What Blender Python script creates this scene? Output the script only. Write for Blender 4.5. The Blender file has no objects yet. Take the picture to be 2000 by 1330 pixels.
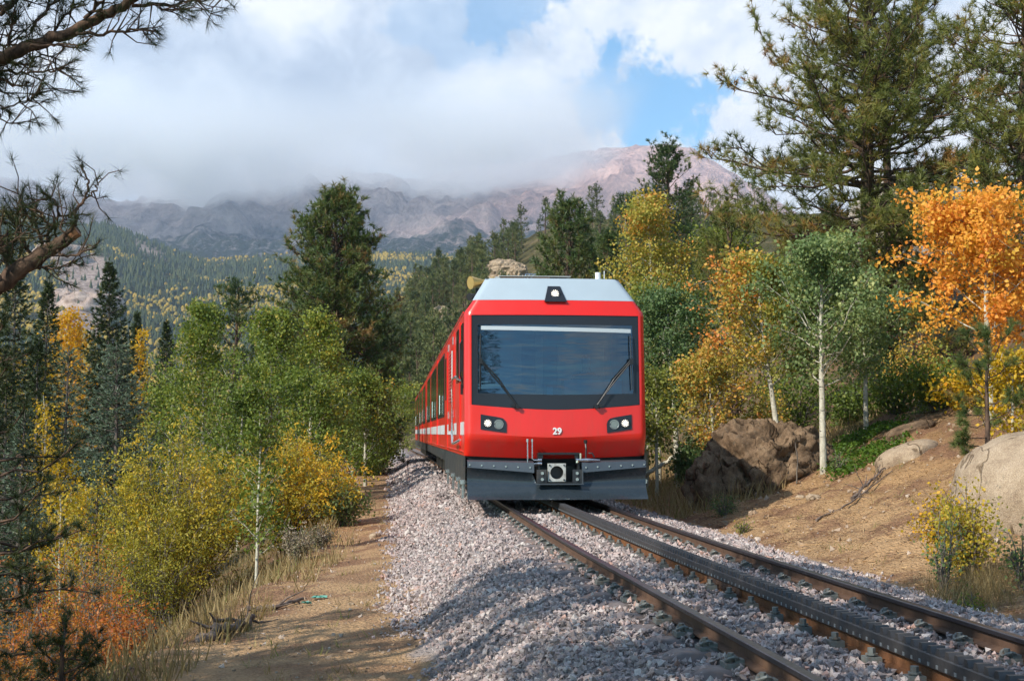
import bpy, math, random
import numpy as np
from mathutils import Vector
from math import radians as R, pi as PI, sin, cos, atan, sqrt

scene = bpy.context.scene
col = scene.collection
RS = np.random.RandomState

# ------------------------------------------------------------------ camera
PXF = 2600.0                      # focal length in pixels of the 2000 px wide photograph
PITCH = atan(181.0 / PXF)
CAMZ = 1.10                       # eye height over the rail heads (z = 0)
cam = bpy.data.cameras.new('camera')
cam.sensor_width = 36.0
cam.lens = PXF / 2000.0 * 36.0
cam.clip_start = 0.2
cam.clip_end = 30000.0
cam_o = bpy.data.objects.new('camera', cam)
col.objects.link(cam_o)
cam_o.location = (0, 0, CAMZ)
cam_o.rotation_euler = (PI / 2 + PITCH, 0, 0)
scene.camera = cam_o

# ------------------------------------------------------------------ light
SUN_EL, SUN_DX, SUN_DY = R(38), -0.75, -0.66      # the sun stands to the left, behind the camera
_n = sqrt(SUN_DX ** 2 + SUN_DY ** 2)
SUN = Vector((SUN_DX / _n * cos(SUN_EL), SUN_DY / _n * cos(SUN_EL), sin(SUN_EL)))
sl = bpy.data.lights.new('sun', 'SUN')
sl.energy = 5.0
sl.angle = R(0.6)
sl.color = (1.0, 0.93, 0.82)
so = bpy.data.objects.new('sun', sl)
col.objects.link(so)
so.rotation_euler = SUN.to_track_quat('Z', 'Y').to_euler()

scene.view_settings.view_transform = 'Standard'
scene.view_settings.look = 'None'
scene.view_settings.exposure = 0.26
scene.view_settings.gamma = 1.0
scene.view_settings.use_curve_mapping = False
scene.cycles.use_denoising = True
scene.cycles.max_bounces = 10
scene.cycles.diffuse_bounces = 2
scene.cycles.glossy_bounces = 3
scene.cycles.transmission_bounces = 3
scene.cycles.transparent_max_bounces = 10
scene.cycles.volume_bounces = 8
scene.cycles.sample_clamp_indirect = 4.0
scene.cycles.caustics_reflective = False
scene.cycles.caustics_refractive = False


def pdir(px, py):
    """unit direction seen at a pixel of the photograph"""
    u, v = (px - 1000.0) / PXF, (665.0 - py) / PXF
    d = Vector((u, cos(PITCH) - v * sin(PITCH), sin(PITCH) + v * cos(PITCH)))
    return d.normalized()


def at(px, py, Y):
    d = pdir(px, py)
    t = Y / d.y
    return Vector((d.x * t, Y, CAMZ + d.z * t))


def zat(py, Y):
    return at(1000, py, Y).z


def xat(px, Y):
    return (px - 1000.0) / PXF * Y


world = bpy.data.worlds.new('World')
scene.world = world
world.use_nodes = True


class NT:
    """tiny node-tree helper"""
    def __init__(s, tree):
        s.t = tree
        s.t.nodes.clear()

    def n(s, typ, ins=None, **kw):
        nd = s.t.nodes.new(typ)
        for k, v in kw.items():
            setattr(nd, k, v)
        for k, v in (ins or {}).items():
            if isinstance(v, bpy.types.NodeSocket):
                s.t.links.new(v, nd.inputs[k])
            else:
                nd.inputs[k].default_value = v
        return nd

    def m(s, op, a, b=None, c=None, clamp=False):
        ins = {0: a}
        if b is not None:
            ins[1] = b
        if c is not None:
            ins[2] = c
        return s.n('ShaderNodeMath', ins, operation=op, use_clamp=clamp).outputs[0]

    def vm(s, op, a, b=None, out=0):
        ins = {0: a}
        if b is not None:
            ins[1] = b
        return s.n('ShaderNodeVectorMath', ins, operation=op).outputs[out]

    def noise(s, vec, scale, detail=4.0, rough=0.55, dist=0.0, lac=2.0, dim='3D'):
        return s.n('ShaderNodeTexNoise', {'Vector': vec, 'Scale': scale, 'Detail': detail, 'Roughness': rough,
                                          'Distortion': dist, 'Lacunarity': lac}, noise_dimensions=dim).outputs['Fac']

    def ss(s, x, a, b, lo=0.0, hi=1.0):
        nd = s.n('ShaderNodeMapRange', {'Value': x, 'From Min': a, 'From Max': b, 'To Min': lo, 'To Max': hi},
                 interpolation_type='SMOOTHSTEP')
        return nd.outputs[0]

    def lin(s, x, a, b, lo=0.0, hi=1.0):
        return s.n('ShaderNodeMapRange', {'Value': x, 'From Min': a, 'From Max': b, 'To Min': lo, 'To Max': hi}).outputs[0]

    def ramp(s, fac, stops, interp='LINEAR'):
        nd = s.n('ShaderNodeValToRGB', {'Fac': fac})
        cr = nd.color_ramp
        cr.interpolation = interp
        while len(cr.elements) < len(stops):
            cr.elements.new(0.5)
        for e, (p, c) in zip(cr.elements, stops):
            e.position = p
            e.color = (*c, 1.0)
        return nd.outputs[0]

    def mix(s, f, a, b, blend='MIX'):
        nd = s.n('ShaderNodeMix', data_type='RGBA', blend_type=blend)
        for k, v in ((0, f), (6, a), (7, b)):
            if isinstance(v, bpy.types.NodeSocket):
                s.t.links.new(v, nd.inputs[k])
            else:
                nd.inputs[k].default_value = v if k == 0 else (*v, 1.0)
        return nd.outputs[2]


def build_world():
    w = NT(world.node_tree)
    out = w.n('ShaderNodeOutputWorld')
    sky = w.n('ShaderNodeTexSky', sky_type='NISHITA', sun_disc=False)
    sky.sun_elevation = SUN_EL
    sky.sun_rotation = math.atan2(SUN.x, SUN.y)
    sky.altitude = 800
    sky.air_density = 1.0
    sky.dust_density = 0.6
    bg_sky = w.n('ShaderNodeBackground', {'Color': w.mix(1.0, sky.outputs[0], (0.72, 1.06, 1.14), 'MULTIPLY'), 'Strength': SKY_STRENGTH})
    d = w.n('ShaderNodeTexCoord').outputs['Generated']
    sx = w.n('ShaderNodeSeparateXYZ', {0: d})
    # billowing cloud sheet in direction space: broken overhead, closed over the mountains ahead
    warp = w.n('ShaderNodeTexNoise', {'Vector': d, 'Scale': 7.0, 'Detail': 6.0, 'Roughness': 0.6}).outputs['Color']
    dw = w.vm('ADD', d, w.vm('MULTIPLY', w.vm('SUBTRACT', warp, (0.5, 0.5, 0.5)), (0.075, 0.075, 0.075)))
    flat = w.vm('MULTIPLY', dw, (1.0, 1.0, 1.6))
    big = w.noise(flat, 2.3, 7.0, 0.55)
    front = w.ss(sx.outputs[1], 0.45, 0.92)
    cover = w.ss(w.m('ADD', big, w.m('MULTIPLY', front, 0.36)), 0.50, 0.66)
    holes = None
    wisp = w.noise(d, 26.0, 8.0, 0.62)
    wr2 = w.n('ShaderNodeTexNoise', {'Vector': d, 'Scale': 16.0, 'Detail': 5.0, 'Roughness': 0.6}).outputs['Color']
    wr3 = w.n('ShaderNodeTexNoise', {'Vector': d, 'Scale': 60.0, 'Detail': 6.0, 'Roughness': 0.65}).outputs['Color']
    dh = w.vm('ADD', d, w.vm('MULTIPLY', w.vm('SUBTRACT', wr2, (0.5, 0.5, 0.5)), (0.085, 0.085, 0.085)))
    dh = w.vm('ADD', dh, w.vm('MULTIPLY', w.vm('SUBTRACT', wr3, (0.5, 0.5, 0.5)), (0.022, 0.022, 0.022)))
    for px, py, r, sq, k in ((1276, 208, 84, 1.0, 1.0), (1330, 218, 52, 1.0, 1.0), (1215, 262, 26, 1.3, 0.7), (1010, 25, 42, 1.2, 0.7),
                          (890, 40, 60, 1.5, 0.3)):
        c = pdir(px, py)
        df = w.vm('SUBTRACT', dh, tuple(c))
        df = w.vm('MULTIPLY', df, (0.8 / sq, 0.8, 1.0))
        ln = w.vm('LENGTH', df, out=1)
        h0 = w.m('ADD', w.m('SUBTRACT', 1.0, w.m('MULTIPLY', ln, 1.0 / (r * 1.55 / PXF))), w.m('MULTIPLY', w.m('SUBTRACT', wisp, 0.5), 1.9))
        h = w.ss(h0, 0.02, 0.42, 0.0, k)
        holes = h if holes is None else w.m('MAXIMUM', holes, h)
    cover = w.m('MULTIPLY', cover, w.m('SUBTRACT', 1.0, holes))
    # shading of the clouds themselves: lit billows and grey undersides
    tone = w.m('MULTIPLY_ADD', w.noise(dw, 3.4, 3.0, 0.5), 0.35, w.m('MULTIPLY', w.noise(w.vm('MULTIPLY', dw, (1, 1, 1.4)), 9.0, 10.0, 0.62), 1.15))
    bil = w.m('ABSOLUTE', w.m('SUBTRACT', w.noise(w.vm('MULTIPLY', dw, (1, 1, 1.3)), 8.0, 7.0, 0.55), 0.5))
    bil2 = w.m('ABSOLUTE', w.m('SUBTRACT', w.noise(dw, 21.0, 6.0, 0.55), 0.5))
    tone = w.m('ADD', tone, w.m('MULTIPLY', w.m('ADD', bil, w.m('MULTIPLY', bil2, 0.5)), 0.75))
    side = w.lin(sx.outputs[0], -0.30, 0.16, -0.10, 0.05)
    low = w.m('MULTIPLY', w.ss(w.vm('LENGTH', w.vm('MULTIPLY', w.vm('SUBTRACT', dw, tuple(pdir(560, 330))), (1, 1, 1.4)), out=1), 0.17, 0.02), 0.16)
    tone = w.m('SUBTRACT', w.m('ADD', w.m('SUBTRACT', tone, 0.26), side), low)
    ccol = w.ramp(tone, [(0.28, (0.45, 0.53, 0.66)), (0.42, (0.60, 0.68, 0.80)), (0.54, (0.76, 0.82, 0.91)), (0.70, (0.95, 0.965, 0.985))])
    bg_cl = w.n('ShaderNodeBackground', {'Color': ccol, 'Strength': 1.0})
    mx = w.n('ShaderNodeMixShader', {0: cover, 1: bg_sky.outputs[0], 2: bg_cl.outputs[0]})
    w.t.links.new(mx.outputs[0], out.inputs['Surface'])


SKY_STRENGTH = 0.15
build_world()

# ------------------------------------------------------------------ helpers: tags, meshes, noise


def tag(o, label=None, cat=None, group=None, kind=None):
    if label:
        o['label'] = label
    if cat:
        o['category'] = cat
    if group:
        o['group'] = group
    if kind:
        o['kind'] = kind
    return o


def empty(name, loc, label, cat, group=None, rz=0.0):
    o = bpy.data.objects.new(name, None)
    o.empty_display_size = 0.2
    o.location = loc
    o.rotation_euler = (0, 0, rz)
    col.objects.link(o)
    return tag(o, label, cat, group)


class MB:
    def __init__(s):
        s.v, s.f, s.t, s.mi, s.n = [], [], [], [], 0

    def add(s, v, f, tint=0.5, mi=0):
        v = np.asarray(v, float).reshape(-1, 3)
        f = np.asarray(f, np.int64)
        if len(v) == 0 or len(f) == 0:
            return
        s.v.append(v)
        s.f.append(f + s.n)
        s.t.append(np.broadcast_to(np.asarray(tint, float), (len(v),)).copy())
        s.mi.append(np.full(len(f), mi, np.int32))
        s.n += len(v)

    def box(s, c, d, tint=0.5, mi=0, rz=0.0):
        c, d = np.array(c, float), np.array(d, float) / 2
        k = np.array([[x, y, z] for x in (-1, 1) for y in (-1, 1) for z in (-1, 1)], float) * d
        if rz:
            cs, sn = cos(rz), sin(rz)
            k = np.stack([k[:, 0] * cs - k[:, 1] * sn, k[:, 0] * sn + k[:, 1] * cs, k[:, 2]], 1)
        s.add(k + c, BOXF, tint, mi)

    def tube(s, pts, rad, k=6, tint=0.5, mi=0, cap=True):
        P = np.asarray(pts, float)
        n = len(P)
        rad = np.broadcast_to(np.asarray(rad, float), (n,))
        T = np.gradient(P, axis=0)
        T /= np.linalg.norm(T, axis=1)[:, None] + 1e-12
        ref = np.array([0, 0, 1.0]) if abs(T[:, 2]).mean() < 0.8 else np.array([1.0, 0, 0])
        U = np.cross(T, ref)
        U /= np.linalg.norm(U, axis=1)[:, None] + 1e-12
        W = np.cross(U, T)
        a = np.arange(k) / k * 2 * PI
        V = P[:, None, :] + rad[:, None, None] * (np.cos(a)[None, :, None] * U[:, None, :] + np.sin(a)[None, :, None] * W[:, None, :])
        i = np.arange(n - 1)[:, None] * k
        j = np.arange(k)[None, :]
        jn = (j + 1) % k
        F = np.stack([i + j, i + jn, i + k + jn, i + k + j], -1).reshape(-1, 4)
        t = tint if np.ndim(tint) == 0 else np.repeat(np.asarray(tint), k)
        s.add(V.reshape(-1, 3), F, t, mi)
        if cap:
            for ring, flip in ((V[0], True), (V[-1], False)):
                f = np.arange(k)
                s.add(ring, [f[::-1] if flip else f], tint if np.ndim(tint) == 0 else 0.5, mi)

    def grid(s, V, tint=0.5, mi=0, flip=False):
        V = np.asarray(V, float)
        n, m = V.shape[:2]
        i = np.arange(n - 1)[:, None] * m
        j = np.arange(m - 1)[None, :]
        F = np.stack([i + j, i + j + 1, i + m + j + 1, i + m + j], -1).reshape(-1, 4)
        if flip:
            F = F[:, ::-1]
        t = np.asarray(tint, float)
        s.add(V.reshape(-1, 3), F, t.reshape(-1) if t.ndim else tint, mi)

    def mesh(s, name, mats, smooth=False, off=(0, 0, 0)):
        me = bpy.data.meshes.new(name)
        v = np.concatenate(s.v) - np.asarray(off, float)
        me.vertices.add(len(v))
        me.vertices.foreach_set('co', v.astype(np.float32).ravel())
        li = np.concatenate([f.ravel() for f in s.f]).astype(np.int32)
        tot = np.concatenate([np.full(len(f), f.shape[1], np.int32) for f in s.f])
        st = np.concatenate([[0], np.cumsum(tot)[:-1]]).astype(np.int32)
        me.loops.add(len(li))
        me.loops.foreach_set('vertex_index', li)
        me.polygons.add(len(tot))
        me.polygons.foreach_set('loop_start', st)
        for m in (mats if isinstance(mats, (list, tuple)) else [mats]):
            me.materials.append(m)
        me.polygons.foreach_set('material_index', np.concatenate(s.mi))
        me.polygons.foreach_set('use_smooth', np.full(len(tot), bool(smooth)))
        at_ = me.attributes.new('tint', 'FLOAT', 'POINT')
        at_.data.foreach_set('value', np.concatenate(s.t).astype(np.float32))
        me.update(calc_edges=True)
        return me

    def obj(s, name, mats, parent=None, smooth=False, local=False):
        """link as one mesh object; under a parent the vertices are world points unless local"""
        off = (0, 0, 0)
        if parent is not None and not local:
            off = tuple(parent.location)
        o = bpy.data.objects.new(name, s.mesh(name, mats, smooth, off))
        o.parent = parent
        col.objects.link(o)
        return o


BOXF = np.array([[0, 1, 3, 2], [4, 6, 7, 5], [0, 4, 5, 1], [2, 3, 7, 6], [0, 2, 6, 4], [1, 5, 7, 3]])

_tab = RS(11).rand(65536)


def vnoise(P):
    """value noise 0..1 at points (n,3)"""
    P = np.asarray(P, float)
    i = np.floor(P).astype(np.int64)
    f = P - i
    f = f * f * (3 - 2 * f)
    r = 0
    for dx in (0, 1):
        for dy in (0, 1):
            for dz in (0, 1):
                h = ((i[..., 0] + dx) * 73856093 ^ (i[..., 1] + dy) * 19349663 ^ (i[..., 2] + dz) * 83492791) & 65535
                w = (f[..., 0] if dx else 1 - f[..., 0]) * (f[..., 1] if dy else 1 - f[..., 1]) * (f[..., 2] if dz else 1 - f[..., 2])
                r = r + w * _tab[h]
    return r


def fbm(P, oct=4, gain=0.5):
    P = np.asarray(P, float)
    a, s, t = 1.0, 0.0, 0.0
    for k in range(oct):
        s = s + a * vnoise(P * 2 ** k + 17.3 * k)
        t += a
        a *= gain
    return s / t


def sstep(x, a, b):
    t = np.clip((np.asarray(x, float) - a) / (b - a), 0, 1)
    return t * t * (3 - 2 * t)


def p3(x, y, z=0.0):
    x, y = np.asarray(x, float), np.asarray(y, float)
    return np.stack([x, y, np.broadcast_to(np.asarray(z, float), x.shape)], -1)


# ------------------------------------------------------------------ materials


def material(name):
    m = bpy.data.materials.new(name)
    m.use_nodes = True
    return m, NT(m.node_tree)


def finish(w, shader, disp=None):
    out = w.n('ShaderNodeOutputMaterial')
    w.t.links.new(shader, out.inputs['Surface'])


def pbr(name, color, rough=0.5, metal=0.0, spec=0.5, var=0.0, scale=8.0, bump=0.0, bscale=60.0, coat=0.0, dirt=None, dscale=1.5):
    m, w = material(name)
    pos = w.n('ShaderNodeNewGeometry').outputs['Position']
    c = (*color, 1.0)
    if var:
        nz = w.noise(pos, scale, 5.0, 0.6)
        c = w.mix(nz, tuple(v * (1 - var) for v in color), tuple(min(1, v * (1 + var)) for v in color))
    if dirt:
        nz = w.ss(w.noise(pos, dscale, 6.0, 0.65), 0.45, 0.75)
        if isinstance(c, tuple):
            c = c[:3]
        c = w.mix(nz, c, dirt)
    b = w.n('ShaderNodeBsdfPrincipled', {'Base Color': c, 'Metallic': metal, 'Specular IOR Level': spec, 'Coat Weight': coat, 'Coat Roughness': 0.06})
    if var:
        rn = w.lin(w.noise(pos, scale * 2.3, 4.0), 0.3, 0.7, max(0.02, rough * 0.8), min(1, rough * 1.2))
        w.t.links.new(rn, b.inputs['Roughness'])
    else:
        b.inputs['Roughness'].default_value = rough
    if bump:
        bp = w.n('ShaderNodeBump', {'Height': w.noise(pos, bscale, 5.0, 0.6), 'Strength': bump, 'Distance': 0.02})
        w.t.links.new(bp.outputs[0], b.inputs['Normal'])
    finish(w, b.outputs[0])
    return m


def foliage(name, stops, trans=0.35, rough=0.5, spec=0.25):
    """leaf material: own colour from the tint attribute, some light through the blade"""
    m, w = material(name)
    t = w.n('ShaderNodeAttribute', attribute_name='tint').outputs['Fac']
    c = w.ramp(t, stops)
    b = w.n('ShaderNodeBsdfPrincipled', {'Base Color': c, 'Roughness': rough, 'Specular IOR Level': spec})
    tr = w.n('ShaderNodeBsdfTranslucent', {'Color': w.mix(1.0, c, (1.25, 1.2, 0.7), 'MULTIPLY')})
    mx = w.n('ShaderNodeMixShader', {0: trans, 1: b.outputs[0], 2: tr.outputs[0]})
    finish(w, mx.outputs[0])
    return m


def tinted(name, stops, rough=0.85, spec=0.3, bump=0.0, bscale=80.0, metal=0.0):
    m, w = material(name)
    t = w.n('ShaderNodeAttribute', attribute_name='tint').outputs['Fac']
    pos = w.n('ShaderNodeNewGeometry').outputs['Position']
    c = w.ramp(t, stops)
    c = w.mix(0.35, c, w.ramp(w.noise(pos, 45.0, 4.0), [(0.3, (0.45, 0.45, 0.45)), (0.7, (1.5, 1.5, 1.5))]), 'MULTIPLY')
    b = w.n('ShaderNodeBsdfPrincipled', {'Base Color': c, 'Roughness': rough, 'Specular IOR Level': spec, 'Metallic': metal})
    if bump:
        bp = w.n('ShaderNodeBump', {'Height': w.noise(pos, bscale, 5.0, 0.6), 'Strength': bump, 'Distance': 0.02})
        w.t.links.new(bp.outputs[0], b.inputs['Normal'])
    finish(w, b.outputs[0])
    return m


# ------------------------------------------------------------------ track line and ground shape
_cy = np.array([-14, -5, 0, 6, 9.14, 12.28, 15.35, 20.3, 30, 40, 52, 65, 80, 110, 140, 180, 240, 400.])
_cx = np.array([4.62, 3.42, 2.80, 2.14, 1.80, 1.45, 1.15, 0.70, -.20, -1.12, -2.22, -3.45, -5.0, -8.0, -11.0, -15.4, -22.6, -44.])


def cl(y):
    """centre line of the track, smoothed"""
    y = np.asarray(y, float)
    s = 0
    for d in (-3, -1.5, 0, 1.5, 3):
        s = s + np.interp(y + d, _cy, _cx)
    return s / 5


def cld(y):
    return (cl(np.asarray(y, float) + 0.5) - cl(np.asarray(y, float) - 0.5))


def railz(y):
    """the line climbs gently beyond the train"""
    return 0.02 * np.maximum(0, np.asarray(y, float) - 95) * sstep(y, 90, 190)


def edge(y):
    return np.interp(y, [-10, 0, 9, 15, 22, 32, 45, 58, 75, 100], [5.4, 5.2, 4.6, 3.9, 3.3, 3.6, 5.2, 7.0, 6.0, 4.5])


def ground(x, y):
    x, y = np.asarray(x, float), np.asarray(y, float)
    s = x - cl(y)
    z0 = railz(y)
    e = edge(y)
    # left: shoulder, dirt track, steep bank, valley floor
    zl = -0.195 - 0.485 * sstep(s, -1.35, -2.55) - 0.10 * sstep(s, -2.5, -e)
    d = np.maximum(0, -s - e)
    zl = zl - 0.55 * np.minimum(d, 9.0) * sstep(d, 0, 1.4) - 0.22 * np.clip(d - 9.0, 0, 30)
    # right: shoulder, ditch, cut bank, hillside with a crest
    flat = sstep(y, 27, 36) * sstep(y, 75, 50) * 0.55
    zr = -0.195 - 0.245 * sstep(s, 1.35, 2.55)
    b = np.maximum(0, s - 2.75 - flat * 3.0)
    rise = 0.30 * np.minimum(b, 2.2) + 0.42 * np.clip(b - 2.2, 0, 4.0) + 0.55 * np.clip(b - 6.2, 0, 40)
    rise = np.where(rise > 8.5, 8.5 + 3.0 * (1 - np.exp(-(rise - 8.5) / 6.0)), rise)
    zr = zr + rise * (0.55 + 0.45 * sstep(y, 6, 16))
    z = np.where(s < 0, zl, zr)
    rough = sstep(np.abs(s), 2.5, 3.4)
    n = (fbm(p3(x * 0.55, y * 0.55), 4) - 0.5) * 0.34 + (fbm(p3(x * 3.1, y * 3.1, 5.0), 3) - 0.5) * np.where(s > 0, 0.20, 0.09) + (fbm(p3(x * 9, y * 9, 7.0), 2) - 0.5) * np.where(s > 0, 0.05, 0.02)
    far = np.clip((np.abs(s) - 6) / 14, 0, 1)
    n = n * (1 + 2.2 * far)
    onpath = (s < 0) * sstep(-s, e + 0.8, e - 0.4)
    n = n * (1 - 0.72 * onpath)
    return z + z0 + n * rough


def gz(x, y):
    return float(ground(np.array([x]), np.array([y]))[0])


def base(px, Y, sink=0.05):
    x = xat(px, Y)
    return Vector((x, Y, gz(x, Y) - sink))
# ------------------------------------------------------------------ ground


def ground_material():
    m, w = material('ground_soil')
    t = w.n('ShaderNodeAttribute', attribute_name='tint').outputs['Fac']
    pos = w.n('ShaderNodeNewGeometry').outputs['Position']
    n1 = w.noise(pos, 1.1, 6.0, 0.6)
    n2 = w.noise(pos, 7.0, 6.0, 0.65)
    n3 = w.noise(pos, 38.0, 4.0, 0.6)
    tt = w.m('ADD', t, w.m('MULTIPLY', w.m('SUBTRACT', n2, 0.5), 0.22))
    base_c = w.ramp(tt, [(0.0, (0.396, 0.354, 0.342)), (0.14, (0.360, 0.300, 0.264)), (0.22, (0.480, 0.306, 0.162)), (0.40, (0.504, 0.324, 0.174)),
                         (0.55, (0.480, 0.294, 0.144)), (0.70, (0.360, 0.210, 0.102)), (0.85, (0.156, 0.114, 0.060)), (1.0, (0.108, 0.102, 0.042))])
    red = w.m('MULTIPLY', w.ss(n1, 0.44, 0.60), w.ss(t, 0.20, 0.32, 0.0, 0.85))
    c = w.mix(red, base_c, (0.25, 0.135, 0.08))
    dk = w.m('MULTIPLY', w.ss(w.noise(pos, 2.4, 7.0, 0.7), 0.52, 0.66), w.ss(t, 0.36, 0.45, 0.0, 0.65))
    c = w.mix(dk, c, (0.15, 0.085, 0.05))
    c = w.mix(w.ss(n3, 0.42, 0.70, 0.0, 0.55), c, w.mix(1.0, c, (0.45, 0.42, 0.40), 'MULTIPLY'))
    vor = w.n('ShaderNodeTexVoronoi', {'Vector': pos, 'Scale': 26.0}).outputs['Distance']
    hgt = w.m('ADD', w.m('MULTIPLY', n2, 1.0), w.m('ADD', w.m('MULTIPLY', n3, 0.6), w.m('MULTIPLY', vor, -0.5)))
    bp = w.n('ShaderNodeBump', {'Height': hgt, 'Strength': 1.0, 'Distance': 0.07})
    b = w.n('ShaderNodeBsdfPrincipled', {'Base Color': c, 'Roughness': 0.95, 'Specular IOR Level': 0.15, 'Normal': bp.outputs[0]})
    finish(w, b.outputs[0])
    return m


def zone(x, y):
    s = x - cl(y)
    e = edge(y)
    w = (fbm(p3(x * 1.3, y * 1.3, 3.0), 3) - 0.5)
    ss_ = s + w * 0.5
    left = np.interp(-ss_, [0, 2.1, 2.45], [0, 0.02, 0.28])
    left = np.where(-ss_ > e - 0.5, 0.28 + 0.67 * sstep(-ss_, e - 0.6, e + 1.0), left)
    left = np.where((y > 24) & (-ss_ > 2.6), np.maximum(left, 0.45), left)
    right = np.interp(ss_, [0, 2.35, 2.75, 4.5, 6.5, 10.5], [0, 0.02, 0.42, 0.5, 0.66, 0.95])
    right = np.where((y > 26) & (ss_ > 2.7), np.minimum(1, right + 0.22), right)
    return np.where(s < 0, left, right)


def build_ground():
    s = np.concatenate([-np.geomspace(520, 9.2, 36), np.arange(-9, -5.4, 0.22), np.arange(-5.4, 6.6, 0.12), np.arange(6.6, 14, 0.22), np.geomspace(14.3, 520, 34)])
    y = np.concatenate([np.arange(-16, 4, 0.8), np.arange(4.4, 26, 0.16), np.arange(26, 45, 0.3), np.arange(45, 90, 0.8), np.geomspace(91, 1200, 60)])
    S, Y = np.meshgrid(s, y, indexing='ij')
    X = cl(Y) + S
    Z = ground(X, Y)
    Z = np.where(Y > 200, Z + (np.minimum(Z, 6) - Z) * sstep(Y, 200, 500), Z)
    mb = MB()
    mb.grid(np.stack([X, Y, Z], -1), zone(X, Y))
    o = mb.obj('ground', M_GROUND, smooth=True)
    return tag(o, 'orange brown earth falling from the track into the valley', None, None, 'structure')


M_GROUND = ground_material()
build_ground()

# ------------------------------------------------------------------ ballast stones (countless)
CUBE = np.array([[1.5, 0, 0], [-1.5, 0, 0], [0, 1.5, 0], [0, -1.5, 0], [0, 0, 1.5], [0, 0, -1.5]], float)
OCTF = np.array([[0, 2, 4], [2, 1, 4], [1, 3, 4], [3, 0, 4], [2, 0, 5], [1, 2, 5], [3, 1, 5], [0, 3, 5]])


def rand_rot(rng, n):
    q = rng.randn(n, 4)
    q /= np.linalg.norm(q, axis=1)[:, None]
    a, b, c, d = q.T
    return np.stack([np.stack([1 - 2 * (c * c + d * d), 2 * (b * c - a * d), 2 * (b * d + a * c)], -1),
                     np.stack([2 * (b * c + a * d), 1 - 2 * (b * b + d * d), 2 * (c * d - a * b)], -1),
                     np.stack([2 * (b * d - a * c), 2 * (c * d + a * b), 1 - 2 * (b * b + c * c)], -1)], 1)


def stones(mb, P, size, rng, tint=None):
    n = len(P)
    V = CUBE[None] * (0.55 + 0.6 * rng.rand(n, 6, 1)) + 0.34 * rng.randn(n, 6, 3)
    V *= (0.65 + 0.6 * rng.rand(n, 1, 3))
    V = np.einsum('nij,nkj->nki', rand_rot(rng, n), V) * np.asarray(size).reshape(-1, 1, 1) + P[:, None, :]
    F = (OCTF[None] + 6 * np.arange(n)[:, None, None]).reshape(-1, 3)
    t = rng.rand(n) if tint is None else tint
    mb.add(V.reshape(-1, 3), F, np.repeat(t, 6))


def build_ballast():
    rng = RS(5)
    mb = MB()
    for y0, y1, dens, sz, s0, s1 in ((5.2, 9, 1500, 0.0215, -2.9, 3.0), (9, 14, 1150, 0.023, -2.8, 3.0), (14, 22, 600, 0.028, -2.8, 2.9),
                                     (22, 40, 190, 0.042, -2.8, -0.3), (22, 34, 60, 0.04, 1.2, 2.8), (40, 72, 46, 0.065, -2.7, -0.3)):
        n = int((y1 - y0) * (s1 - s0) * dens)
        y = y0 + (y1 - y0) * rng.rand(n)
        s = s0 + (s1 - s0) * rng.rand(n)
        x = cl(y) + s
        w = 0.5 * (fbm(p3(x * 1.6, y * 1.6, 8.0), 3) - 0.5)
        lim = np.where(s < 0, 2.5 - 0.32 * sstep(y, 15, 8.5), 2.45) + w
        keep = (np.abs(s) < lim) | (rng.rand(n) < np.exp(-(np.abs(s) - lim) / 0.07))
        keep &= (np.abs(x) < 0.40 * y + 0.5)
        keep &= np.abs(np.abs(s) - 0.755) > 0.085
        keep &= np.abs(s) > 0.09
        ds = np.abs((y - 4.4 + 0.2775) % 0.555 - 0.2775)
        keep &= ~((ds < 0.10) & (np.abs(s) > 0.80) & (np.abs(s) < 1.17) & (rng.rand(n) < 0.86))
        x, y, s = x[keep], y[keep], s[keep]
        size = 0.64 * sz * (0.55 + 0.85 * rng.rand(len(x)) ** 1.6)
        lift = np.where(np.abs(s) < 0.70, 0.070, np.where(np.abs(s) < 0.9, 0.068, np.where(np.abs(s) < 1.3, 0.026, 0.0)))
        z = ground(x, y) + lift + size * 0.35 + 0.012 * rng.randn(len(x))
        tn = rng.rand(len(x))
        rusty = (np.abs(np.abs(s) - 0.755) < 0.22) & (rng.rand(len(x)) < 0.35)
        tn = np.where(rusty, np.where(rng.rand(len(x)) < 0.5, 0.02, 0.99), tn)
        stones(mb, np.stack([x, y, z], 1), size, rng, tn)
    o = mb.obj('ballast_gravel', M_STONE)
    tag(o, 'pinkish grey crushed stone ballast heaped under and beside the rails', None, None, 'stuff')
    # scattered pebbles on the dirt track
    mb = MB()
    n = 1600
    y = 6 + 24 * rng.rand(n) ** 1.4
    s = -2.5 - 2.6 * rng.rand(n)
    x = cl(y) + s
    size = 0.006 + 0.016 * rng.rand(n) ** 5
    stones(mb, np.stack([x, y, ground(x, y) + size * 0.3], 1), size, rng, 0.2 + 0.8 * rng.rand(n))
    n = 900
    y = 10 + 16 * rng.rand(n)
    s = 2.7 + 5 * rng.rand(n)
    x = cl(y) + s
    size = 0.008 + 0.03 * rng.rand(n) ** 5
    stones(mb, np.stack([x, y, ground(x, y) + size * 0.3], 1), size, rng, 0.2 + 0.8 * rng.rand(n))
    n = 150
    y = 10.5 + 15 * rng.rand(n)
    s = 2.9 + 5.5 * rng.rand(n)
    x = cl(y) + s
    size = 0.02 + 0.06 * rng.rand(n) ** 3
    stones(mb, np.stack([x, y, ground(x, y)], 1), size, rng, 0.3 + 0.5 * rng.rand(n))
    o = mb.obj('pebble_gravel', M_PEBBLE)
    tag(o, 'loose pebbles scattered over the bare brown earth', None, None, 'stuff')


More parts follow.
